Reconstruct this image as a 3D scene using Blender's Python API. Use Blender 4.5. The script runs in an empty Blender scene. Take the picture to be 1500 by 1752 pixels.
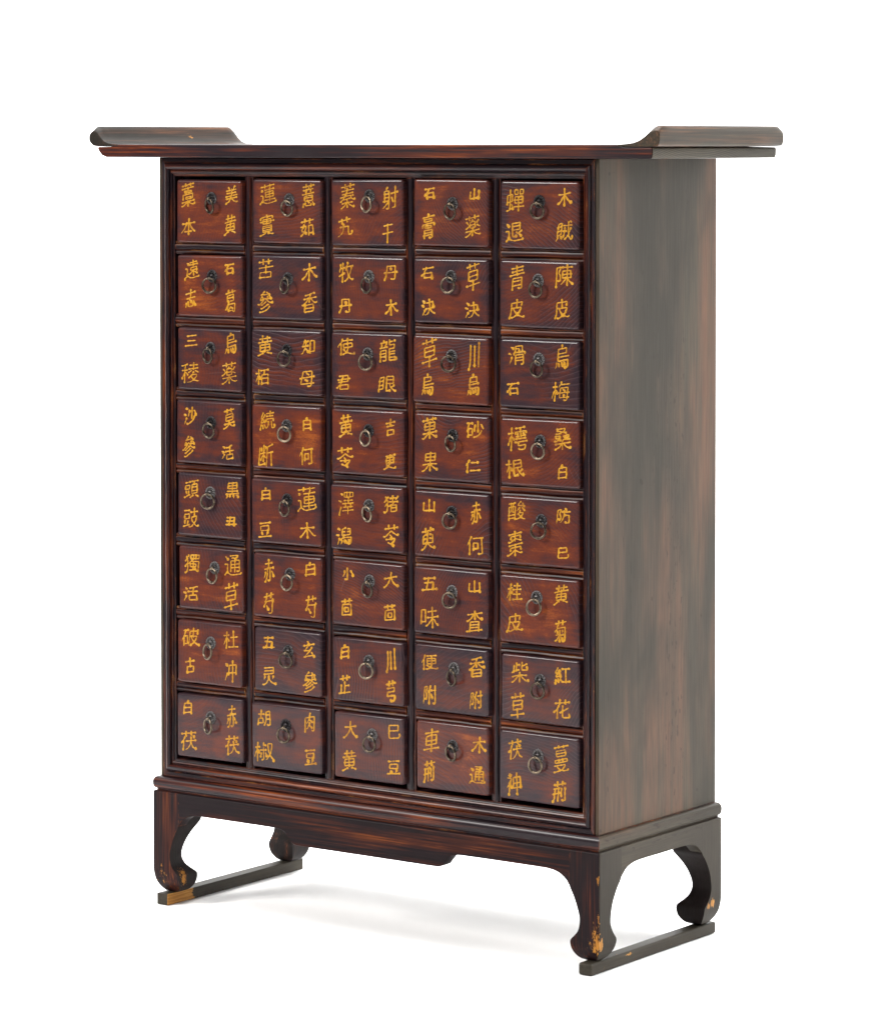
import bpy, bmesh, math, random
from mathutils import Vector, Matrix

scene = bpy.context.scene
COL = scene.collection
R = math.radians

# ---------------------------------------------------------------- camera
YAW, PITCH, ROLL = 0.6284719, -0.0327217, -0.0004533
cam_d = bpy.data.cameras.new("camera")
cam = bpy.data.objects.new("camera", cam_d)
COL.objects.link(cam)
_fw = Vector((-math.sin(YAW) * math.cos(PITCH), math.cos(YAW) * math.cos(PITCH), math.sin(PITCH)))
_rt = Vector((math.cos(YAW), math.sin(YAW), 0))
_up = _rt.cross(_fw)
_r2 = _rt * math.cos(ROLL) + _up * math.sin(ROLL)
_u2 = _up * math.cos(ROLL) - _rt * math.sin(ROLL)
_m = Matrix((_r2, _u2, -_fw)).transposed().to_4x4()
_m.translation = Vector((3.0573, -4.0336, 1.1630))
cam.matrix_world = _m
cam_d.sensor_fit = 'HORIZONTAL'
cam_d.sensor_width = 36.0
cam_d.lens = 5970.535 / 1500.0 * 36.0
cam_d.shift_y = -439.52 / 1500.0
cam_d.clip_start = 0.05
cam_d.clip_end = 200.0
scene.camera = cam

# ---------------------------------------------------------------- world and studio lamps
world = bpy.data.worlds.new("World")
scene.world = world
world.use_nodes = True
bg = world.node_tree.nodes["Background"]
bg.inputs[0].default_value = (1.0, 1.0, 1.0, 1)
bg.inputs[1].default_value = 0.20

def area(name, loc, target, sx, sy, power, col=(1, 1, 1)):
    l = bpy.data.lights.new(name, 'AREA')
    l.shape = 'RECTANGLE'
    l.size, l.size_y, l.energy, l.color = sx, sy, power, col
    o = bpy.data.objects.new(name, l)
    COL.objects.link(o)
    o.location = loc
    o.rotation_euler = (Vector(target) - Vector(loc)).to_track_quat('-Z', 'Y').to_euler()
    return o

area("overhead_softbox", (-0.5, 0.5, 4.4), (-0.4, 0.6, 0), 5.0, 4.4, 460)
area("backdrop_wash", (0.2, 1.4, 4.3), (0.35, 4.6, 1.6), 4.5, 1.2, 500)
area("key_softbox", (-2.3, -3.4, 2.7), (0, 0, 0.7), 1.1, 1.1, 235, (1.0, 0.97, 0.94))

scene.view_settings.view_transform = 'Standard'
scene.view_settings.look = 'None'
scene.view_settings.exposure = 0.0
scene.view_settings.gamma = 1.0
scene.view_settings.use_curve_mapping = False
scene.render.engine = 'CYCLES'
scene.cycles.use_denoising = True
scene.cycles.max_bounces = 8

# ---------------------------------------------------------------- helpers
def link(name, me, mat=None, parent=None):
    o = bpy.data.objects.new(name, me)
    COL.objects.link(o)
    if mat is not None:
        me.materials.append(mat)
    if parent is not None:
        o.parent = parent
    return o

def mesh(name, verts, faces, smooth=40):
    me = bpy.data.meshes.new(name)
    me.from_pydata([tuple(v) for v in verts], [], faces)
    bm = bmesh.new(); bm.from_mesh(me)
    bmesh.ops.recalc_face_normals(bm, faces=bm.faces)
    bm.to_mesh(me); bm.free()
    if smooth:
        for p in me.polygons:
            p.use_smooth = True
        me.set_sharp_from_angle(angle=R(smooth))
    me.update()
    return me

def bevel(o, w, seg=2, ang=35):
    b = o.modifiers.new("bevel", 'BEVEL')
    b.width, b.segments, b.limit_method, b.angle_limit = w, seg, 'ANGLE', R(ang)
    b.use_clamp_overlap = True
    b.harden_normals = True
    for p in o.data.polygons:
        p.use_smooth = True
    return o

def box_data(x0, x1, y0, y1, z0, z1):
    v = [(x, y, z) for z in (z0, z1) for y in (y0, y1) for x in (x0, x1)]
    f = [(0, 1, 3, 2), (4, 6, 7, 5), (0, 4, 5, 1), (2, 3, 7, 6), (0, 2, 6, 4), (1, 5, 7, 3)]
    return v, f

def box(name, mat, parent, b, bw=0.0015):
    o = link(name, mesh(name, *box_data(*b), smooth=0), mat, parent)
    if bw:
        bevel(o, bw)
    return o

def loft(rings):
    """closed quads between equal-length rings, with end caps"""
    n = len(rings[0]); v = [p for r in rings for p in r]; f = []
    for i in range(len(rings) - 1):
        for j in range(n):
            k = (j + 1) % n
            f.append((i * n + j, i * n + k, (i + 1) * n + k, (i + 1) * n + j))
    f.append(tuple(range(n))[::-1])
    f.append(tuple((len(rings) - 1) * n + j for j in range(n)))
    return v, f

def interp(tab, t):
    """smooth monotone-ish interpolation through (t, value) pairs"""
    tab = sorted(tab)
    if t <= tab[0][0]: return tab[0][1]
    if t >= tab[-1][0]: return tab[-1][1]
    for i in range(len(tab) - 1):
        if tab[i][0] <= t <= tab[i + 1][0]:
            x0, y0 = tab[i]; x1, y1 = tab[i + 1]
            d = (y1 - y0) / (x1 - x0)
            def sl(a, b):
                return (tab[b][1] - tab[a][1]) / (tab[b][0] - tab[a][0])
            m0 = sl(i - 1, i + 1) if i > 0 else d
            m1 = sl(i, i + 2) if i + 2 < len(tab) else d
            h = x1 - x0; s = (t - x0) / h
            return ((2*s**3 - 3*s**2 + 1) * y0 + (s**3 - 2*s**2 + s) * h * m0
                    + (-2*s**3 + 3*s**2) * y1 + (s**3 - s**2) * h * m1)

# ---------------------------------------------------------------- materials
class NT:
    def __init__(self, name):
        self.m = bpy.data.materials.new(name)
        self.m.use_nodes = True
        self.t = self.m.node_tree
        self.t.nodes.clear()
        self.out = self.n('ShaderNodeOutputMaterial')
        self.b = self.n('ShaderNodeBsdfPrincipled')
        self.l(self.b.outputs[0], self.out.inputs[0])
    def n(self, typ, **kw):
        nd = self.t.nodes.new(typ)
        for k, v in kw.items():
            setattr(nd, k, v)
        return nd
    def l(self, a, b):
        self.t.links.new(a, b)
    def val(self, sock, v):
        if isinstance(v, bpy.types.NodeSocket):
            self.l(v, sock)
        else:
            sock.default_value = v
    def math(self, op, a, b=0.0, clamp=False):
        nd = self.n('ShaderNodeMath', operation=op); nd.use_clamp = clamp
        self.val(nd.inputs[0], a); self.val(nd.inputs[1], b)
        return nd.outputs[0]
    def vmath(self, op, a, b):
        nd = self.n('ShaderNodeVectorMath', operation=op)
        self.val(nd.inputs[0], a); self.val(nd.inputs[1], b)
        return nd.outputs[1] if op in ('LENGTH', 'DISTANCE', 'DOT_PRODUCT') else nd.outputs[0]
    def noise(self, vec, scale, detail=4, rough=.55, dist=0.0):
        nd = self.n('ShaderNodeTexNoise')
        self.l(vec, nd.inputs['Vector'])
        nd.inputs['Scale'].default_value = scale
        nd.inputs['Detail'].default_value = detail
        nd.inputs['Roughness'].default_value = rough
        nd.inputs['Distortion'].default_value = dist
        return nd.outputs['Fac']
    def ramp(self, fac, stops):
        nd = self.n('ShaderNodeValToRGB')
        cr = nd.color_ramp
        while len(cr.elements) < len(stops):
            cr.elements.new(0.5)
        for e, (p, c) in zip(cr.elements, stops):
            e.position = p
            e.color = (*c, 1) if not isinstance(c, float) else (c, c, c, 1)
        self.l(fac, nd.inputs[0])
        return nd.outputs[0]
    def mix(self, fac, a, b, mode='MIX'):
        nd = self.n('ShaderNodeMix', data_type='RGBA', blend_type=mode)
        self.val(nd.inputs[0], fac)
        for i, v in ((6, a), (7, b)):
            if isinstance(v, tuple):
                v = (*v, 1)
            self.val(nd.inputs[i], v)
        return nd.outputs[2]
    def step(self, v, lo, hi):
        nd = self.n('ShaderNodeMapRange')
        nd.interpolation_type = 'SMOOTHSTEP'
        self.val(nd.inputs[0], v); nd.inputs[1].default_value = lo; nd.inputs[2].default_value = hi
        return nd.outputs[0]
    def bump(self, h, dist, strength=1.0):
        nd = self.n('ShaderNodeBump')
        nd.inputs['Distance'].default_value = dist
        nd.inputs['Strength'].default_value = strength
        self.l(h, nd.inputs['Height'])
        self.l(nd.outputs[0], self.b.inputs['Normal'])

DARK = (0.0105, 0.0058, 0.0078)
RED = (0.052, 0.0105, 0.0048)
ORANGE = (0.20, 0.046, 0.0065)
BARE = (0.34, 0.145, 0.022)

def stretch(axis, along, across):
    return tuple(along if a == axis else across for a in 'xyz')

def lacquer(name, axis, wear=0.5, dark=DARK, red=RED, orange=ORANGE, rough=0.33, chips=(), edge=0.0,
            seed=0.0, spec=0.125):
    """old stained lacquer whose streaks of wear run along one axis; chips: (centre, radius, density)"""
    k = NT(name)
    tc = k.n('ShaderNodeTexCoord')
    p = k.vmath('ADD', tc.outputs['Object'], (seed, seed * .7, seed * 1.3))
    s_long = k.vmath('MULTIPLY', p, stretch(axis, 3.4, 54))
    s_fine = k.vmath('MULTIPLY', p, stretch(axis, 6, 330))
    s_big = k.vmath('MULTIPLY', p, stretch(axis, 2.6, 9))
    n1 = k.noise(s_long, 1.0, 5, .6, .4)
    n2 = k.noise(s_fine, 1.0, 3, .6)
    n3 = k.noise(s_big, 1.0, 3, .5)
    f = k.math('ADD', k.math('MULTIPLY', n1, .62), k.math('MULTIPLY', n3, .38))
    f = k.math('ADD', f, k.math('MULTIPLY', k.math('SUBTRACT', n2, .5), .36))
    w = .70 - .24 * wear
    col = k.ramp(f, [(0.0, dark), (w - .09, dark), (w + .01, red), (w + .13, orange), (1.0, orange)])
    tone = k.math('ADD', k.math('MULTIPLY', n2, 1.1), .45)
    tc3 = k.n('ShaderNodeCombineColor')
    for i in range(3):
        k.l(tone, tc3.inputs[i])
    col = k.mix(1.0, col, tc3.outputs[0], 'MULTIPLY')
    mask = None
    if edge > 0:
        bv = k.n('ShaderNodeBevel'); bv.samples = 6; bv.inputs['Radius'].default_value = .004
        geo = k.n('ShaderNodeNewGeometry')
        d = k.vmath('DOT_PRODUCT', bv.outputs[0], geo.outputs['Normal'])
        e = k.step(k.math('SUBTRACT', 1.0, d), .02, .16)
        nz = k.noise(k.vmath('MULTIPLY', p, stretch(axis, 22, 60)), 1.0, 5, .65)
        mask = k.math('MULTIPLY', e, k.step(nz, .72 - .2 * edge, .77 - .2 * edge))
        col = k.mix(k.math('MULTIPLY', e, k.step(nz, .60 - .25 * edge, .74 - .25 * edge)), col, (0.105, 0.026, 0.0075))
        col = k.mix(k.math('MULTIPLY', mask, .8), col, (0.26, 0.105, 0.028))
    for c, rad, dens in chips:
        dd = k.vmath('DISTANCE', k.vmath('MULTIPLY', tc.outputs['Object'], stretch(axis, .55, 1)),
                     tuple(v * (.55 if a == axis else 1) for v, a in zip(c, 'xyz')))
        fall = k.math('SUBTRACT', 1.0, k.math('DIVIDE', dd, rad), True)
        nz = k.noise(k.vmath('MULTIPLY', p, stretch(axis, 90, 330)), 1.0, 8, .72)
        cm = k.step(k.math('ADD', nz, k.math('MULTIPLY', fall, dens)), .78, .81)
        cm = k.math('MULTIPLY', cm, k.step(fall, 0.0, .12))
        col = k.mix(cm, col, k.mix(k.step(n2, .4, .62), (0.20, 0.078, 0.013), BARE))
    k.l(col, k.b.inputs['Base Color'])
    smear = k.noise(k.vmath('MULTIPLY', p, stretch(axis, 12, 30)), 1.0, 4, .6)
    k.l(k.math('ADD', k.math('MULTIPLY', smear, .22), rough - .11), k.b.inputs['Roughness'])
    k.b.inputs['Specular IOR Level'].default_value = spec
    if spec > .12:
        k.b.inputs['Coat Weight'].default_value = .13
        k.b.inputs['Coat Roughness'].default_value = .24
    hgt = k.math('ADD', k.math('MULTIPLY', n2, .6), k.math('MULTIPLY', smear, .8))
    k.bump(hgt, .0006, .45)
    return k.m

def side_paint(name, axis='z', seed=0.0, lo=(0.0235, 0.0200, 0.0142), hi=(0.044, 0.0370, 0.0258),
               worn=(0.108, 0.047, 0.027), wear=.5, rough=.52, chips=(), pores=True, chip_x=None, endgrain=False):
    """matt, dusty brown paint of the cabinet's ends"""
    k = NT(name)
    tc = k.n('ShaderNodeTexCoord')
    p = k.vmath('ADD', tc.outputs['Object'], (seed, seed * .7, seed * 1.3))
    big = k.noise(k.vmath('MULTIPLY', p, stretch(axis, 2.4, 7)), 1.0, 4, .55, .3)
    streak = k.noise(k.vmath('MULTIPLY', p, stretch(axis, 1.7, 24)), 1.0, 6, .68)
    fine = k.noise(k.vmath('MULTIPLY', p, stretch(axis, 14, 420)), 1.0, 3, .65)
    col = k.mix(k.step(big, .33, .67), lo, hi)
    wm = k.math('MULTIPLY', k.step(streak, .46 - .12 * wear, .80 - .12 * wear), k.step(big, .60 - .28 * wear, .82 - .28 * wear))
    col = k.mix(k.math('MULTIPLY', wm, .62), col, worn)
    tone = k.math('ADD', k.math('MULTIPLY', fine, 1.1), .45)
    if endgrain:
        sp_ = k.n('ShaderNodeVectorMath', operation='MULTIPLY_ADD')
        k.l(tc.outputs['Object'], sp_.inputs[0]); sp_.inputs[1].default_value = (0, 1, 2.6); sp_.inputs[2].default_value = (0, -.10, -2.83)
        rr_ = k.math('ADD', k.vmath('LENGTH', sp_.outputs[0], (0, 0, 0)), k.math('MULTIPLY', big, .03))
        sw_ = k.math('FRACT', k.math('DIVIDE', rr_, .0066))
        tone = k.math('MULTIPLY', tone, k.math('ADD', k.math('MULTIPLY', k.step(sw_, .1, .9), .85), .5))
    cc = k.n('ShaderNodeCombineColor')
    for i in range(3):
        k.l(tone, cc.inputs[i])
    col = k.mix(1.0, col, cc.outputs[0], 'MULTIPLY')
    if pores:
        pr = k.noise(k.vmath('MULTIPLY', p, stretch(axis, 60, 210)), 1.0, 2, .5)
        rows = k.noise(k.vmath('MULTIPLY', p, stretch(axis, 1.6, 26)), 1.0, 2, .5)
        pm = k.math('MULTIPLY', k.step(pr, .60, .68), k.step(rows, .55, .63))
        pit = k.noise(k.vmath('MULTIPLY', p, stretch(axis, 48, 62)), 1.0, 1, .4)
        pm = k.math('MAXIMUM', k.math('MULTIPLY', pm, .75), k.math('MULTIPLY', k.step(pit, .785, .80), .7))
        col = k.mix(k.math('MULTIPLY', pm, .8), col, (0.016, 0.012, 0.009))
    for c, rad, dens in chips:
        dd = k.vmath('DISTANCE', tc.outputs['Object'], c)
        fall = k.math('SUBTRACT', 1.0, k.math('DIVIDE', dd, rad), True)
        nz = k.noise(k.vmath('MULTIPLY', p, stretch(axis, 60, 130)), 1.0, 5, .6)
        cm = k.math('MULTIPLY', k.step(k.math('ADD', nz, k.math('MULTIPLY', fall, dens)), .78, .81), k.step(fall, 0, .1))
        if chip_x is not None:      # only on the face beyond this x
            sx_ = k.n('ShaderNodeSeparateXYZ'); k.l(tc.outputs['Object'], sx_.inputs[0])
            cm = k.math('MULTIPLY', cm, k.math('GREATER_THAN', sx_.outputs[0], chip_x))
        col = k.mix(cm, col, k.mix(k.step(fine, .40, .60), (0.22, 0.092, 0.018), (0.36, 0.175, 0.042)))
    k.l(col, k.b.inputs['Base Color'])
    k.l(k.math('ADD', k.math('MULTIPLY', fine, .14), rough - .07), k.b.inputs['Roughness'])
    k.b.inputs['Specular IOR Level'].default_value = .09
    k.bump(k.math('ADD', fine, k.math('MULTIPLY', big, .6)), .0005, .4)
    return k.m


def drawer_wood(name):
    k = NT(name)
    tc = k.n('ShaderNodeTexCoord')
    oi = k.n('ShaderNodeObjectInfo')
    rnd = oi.outputs['Random']
    po = tc.outputs['Object']
    # growth rings: arcs round a centre that lies off the panel, different in every drawer
    rot = k.n('ShaderNodeVectorRotate', rotation_type='Y_AXIS')
    k.l(po, rot.inputs['Vector'])
    k.l(k.math('MULTIPLY', k.math('FRACT', k.math('MULTIPLY', rnd, 37.3)), 6.283), rot.inputs['Angle'])
    off = k.n('ShaderNodeCombineXYZ')
    k.l(k.math('ADD', k.math('MULTIPLY', k.math('FRACT', k.math('MULTIPLY', rnd, 91.7)), .16), .045), off.inputs[0])
    k.l(k.math('MULTIPLY', rnd, 9.0), off.inputs[1])
    q = k.vmath('ADD', rot.outputs[0], off.outputs[0])
    q2 = k.vmath('MULTIPLY', q, (1.0, 0.0, .62))
    wob = k.noise(k.vmath('MULTIPLY', q, (16, 1, 16)), 1.0, 2, .45)
    rad = k.math('ADD', k.vmath('LENGTH', q2, (0, 0, 0)), k.math('MULTIPLY', wob, .022))
    band = k.noise(k.vmath('MULTIPLY', q, (9, 1, 9)), 1.0, 1, .5)
    per = k.math('ADD', k.math('MULTIPLY', k.math('FRACT', k.math('MULTIPLY', rnd, 57.9)), .0028), .0040)
    ph = k.math('DIVIDE', rad, per)
    saw = k.math('FRACT', ph)
    line = k.math('MULTIPLY', k.step(saw, .70, .86), k.math('SUBTRACT', 1.0, k.step(saw, .88, 1.0)))
    # stain: blotches drawn out a little along the grain
    seedv = k.n('ShaderNodeCombineXYZ')
    k.l(k.math('MULTIPLY', rnd, 50.0), seedv.inputs[0]); k.l(k.math('MULTIPLY', rnd, 77.0), seedv.inputs[2])
    ps = k.vmath('ADD', po, seedv.outputs[0])
    blot = k.noise(k.vmath('MULTIPLY', ps, (14, 1, 22)), 1.0, 7, .66, .5)
    strk = k.noise(k.vmath('MULTIPLY', ps, (14, 1, 120)), 1.0, 4, .65, .3)
    fine = k.noise(k.vmath('MULTIPLY', ps, (260, 1, 900)), 1.0, 2, .6)
    weave = k.noise(k.vmath('MULTIPLY', ps, (900, 1, 260)), 1.0, 2, .6)
    # darker stain towards the rim of each front, rubbed unevenly
    sep = k.n('ShaderNodeSeparateXYZ'); k.l(po, sep.inputs[0])
    ex = k.math('SUBTRACT', .068, k.math('ABSOLUTE', sep.outputs[0]))
    ez = k.math('SUBTRACT', .048, k.math('ABSOLUTE', sep.outputs[2]))
    ed = k.math('MINIMUM', ex, ez)
    ring = k.vmath('DISTANCE', po, (0, 0, .012))
    rim = k.math('SUBTRACT', 1.0, k.step(k.math('ADD', ed, k.math('MULTIPLY', k.math('SUBTRACT', blot, .5), .03)), 0.0, .022))
    halo = k.math('SUBTRACT', 1.0, k.step(k.math('ADD', ring, k.math('MULTIPLY', k.math('SUBTRACT', blot, .5), .02)), .008, .030))
    warm = k.math('ADD', k.math('MULTIPLY', blot, .52), k.math('MULTIPLY', strk, .50))
    warm = k.math('ADD', warm, k.math('MULTIPLY', k.math('SUBTRACT', k.math('FRACT', k.math('MULTIPLY', rnd, 13.1)), .5), .17))
    warm = k.math('SUBTRACT', warm, k.math('MULTIPLY', rim, .14))
    warm = k.math('SUBTRACT', warm, k.math('MULTIPLY', halo, .09))
    warm = k.math('ADD', warm, k.math('MULTIPLY', k.math('SUBTRACT', fine, .5), .22))
    col = k.ramp(warm, [(0.24, (0.0185, 0.0105, 0.0145)), (0.36, (0.033, 0.0135, 0.0145)), (0.46, (0.062, 0.0150, 0.0105)),
                        (0.58, (0.094, 0.0185, 0.0075)), (0.72, (0.205, 0.050, 0.0075))])
    strong = k.math('ADD', k.math('MULTIPLY', k.math('FRACT', k.math('MULTIPLY', rnd, 211.3)), .75), .25)
    amt = k.math('MULTIPLY', k.step(band, .36, .58), strong)
    col = k.mix(k.math('MULTIPLY', k.math('MULTIPLY', k.step(saw, .05, .75), amt), .55), col, (0.0135, 0.0062, 0.0078))
    col = k.mix(k.math('MULTIPLY', line, k.math('MULTIPLY', amt, .55)), col, (0.082, 0.048, 0.052))
    tone = k.math('ADD', k.math('MULTIPLY', weave, .55), .74)
    cc = k.n('ShaderNodeCombineColor')
    for i in range(3):
        k.l(tone, cc.inputs[i])
    col = k.mix(1.0, col, cc.outputs[0], 'MULTIPLY')
    # a few pale scratches
    sc = k.noise(k.vmath('MULTIPLY', k.vmath('ADD', rot.outputs[0], seedv.outputs[0]), (4, 1, 520)), 1.0, 1, .5)
    sm = k.math('MULTIPLY', k.step(sc, .735, .76), k.step(band, .5, .6))
    col = k.mix(k.math('MULTIPLY', sm, .22), col, (0.22, 0.16, 0.135))
    k.l(col, k.b.inputs['Base Color'])
    k.l(k.math('ADD', k.math('MULTIPLY', blot, .22), .26), k.b.inputs['Roughness'])
    k.b.inputs['Specular IOR Level'].default_value = .07
    k.b.inputs['Coat Weight'].default_value = .30
    k.b.inputs['Coat Roughness'].default_value = .16
    k.bump(k.math('ADD', k.math('MULTIPLY', k.math('MULTIPLY', line, amt), -.5), k.math('MULTIPLY', fine, .6)), .0006, .4)
    return k.m

def metal(name, c1, c2, rough):
    k = NT(name)
    tc = k.n('ShaderNodeTexCoord')
    n = k.noise(tc.outputs['Object'], 260, 4, .6)
    oi = k.n('ShaderNodeObjectInfo')
    f = k.math('ADD', n, k.math('MULTIPLY', k.math('SUBTRACT', oi.outputs['Random'], .5), .5))
    k.l(k.mix(k.step(f, .32, .68), c1, c2), k.b.inputs['Base Color'])
    k.b.inputs['Metallic'].default_value = 1.0
    k.l(k.math('ADD', k.math('MULTIPLY', n, .25), rough - .12), k.b.inputs['Roughness'])
    k.bump(n, .0003, .4)
    return k.m

def yellow_paint():
    k = NT("yellow_paint")
    tc = k.n('ShaderNodeTexCoord')
    oi = k.n('ShaderNodeObjectInfo')
    v = k.n('ShaderNodeCombineXYZ'); k.l(k.math('MULTIPLY', oi.outputs['Random'], 30.0), v.inputs[1])
    p = k.vmath('ADD', tc.outputs['Object'], v.outputs[0])
    a = k.noise(p, 55, 3, .55)
    b = k.noise(p, 420, 3, .6)
    col = k.ramp(a, [(0.30, (0.25, 0.098, 0.003)), (0.45, (0.37, 0.172, 0.004)), (0.62, (0.41, 0.195, 0.005)), (0.76, (0.37, 0.22, 0.045))])
    rub = k.noise(p, 150, 4, .7)
    col = k.mix(k.math('MULTIPLY', k.step(rub, .60, .68), .75), col, (0.10, 0.034, 0.006))
    col = k.mix(k.step(b, .62, .70), col, (0.20, 0.07, 0.004))
    k.b.inputs['Specular IOR Level'].default_value = .2
    k.l(col, k.b.inputs['Base Color'])
    k.b.inputs['Roughness'].default_value = .5
    k.bump(b, .0004, .4)
    return k.m

def plain(name, col, rough):
    k = NT(name)
    tc = k.n('ShaderNodeTexCoord')
    n = k.noise(tc.outputs['Object'], 1.4, 3, .5)
    k.l(k.mix(n, tuple(c * .985 for c in col), col), k.b.inputs['Base Color'])
    k.b.inputs['Roughness'].default_value = rough
    k.b.inputs['Specular IOR Level'].default_value = .2
    return k.m

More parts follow.
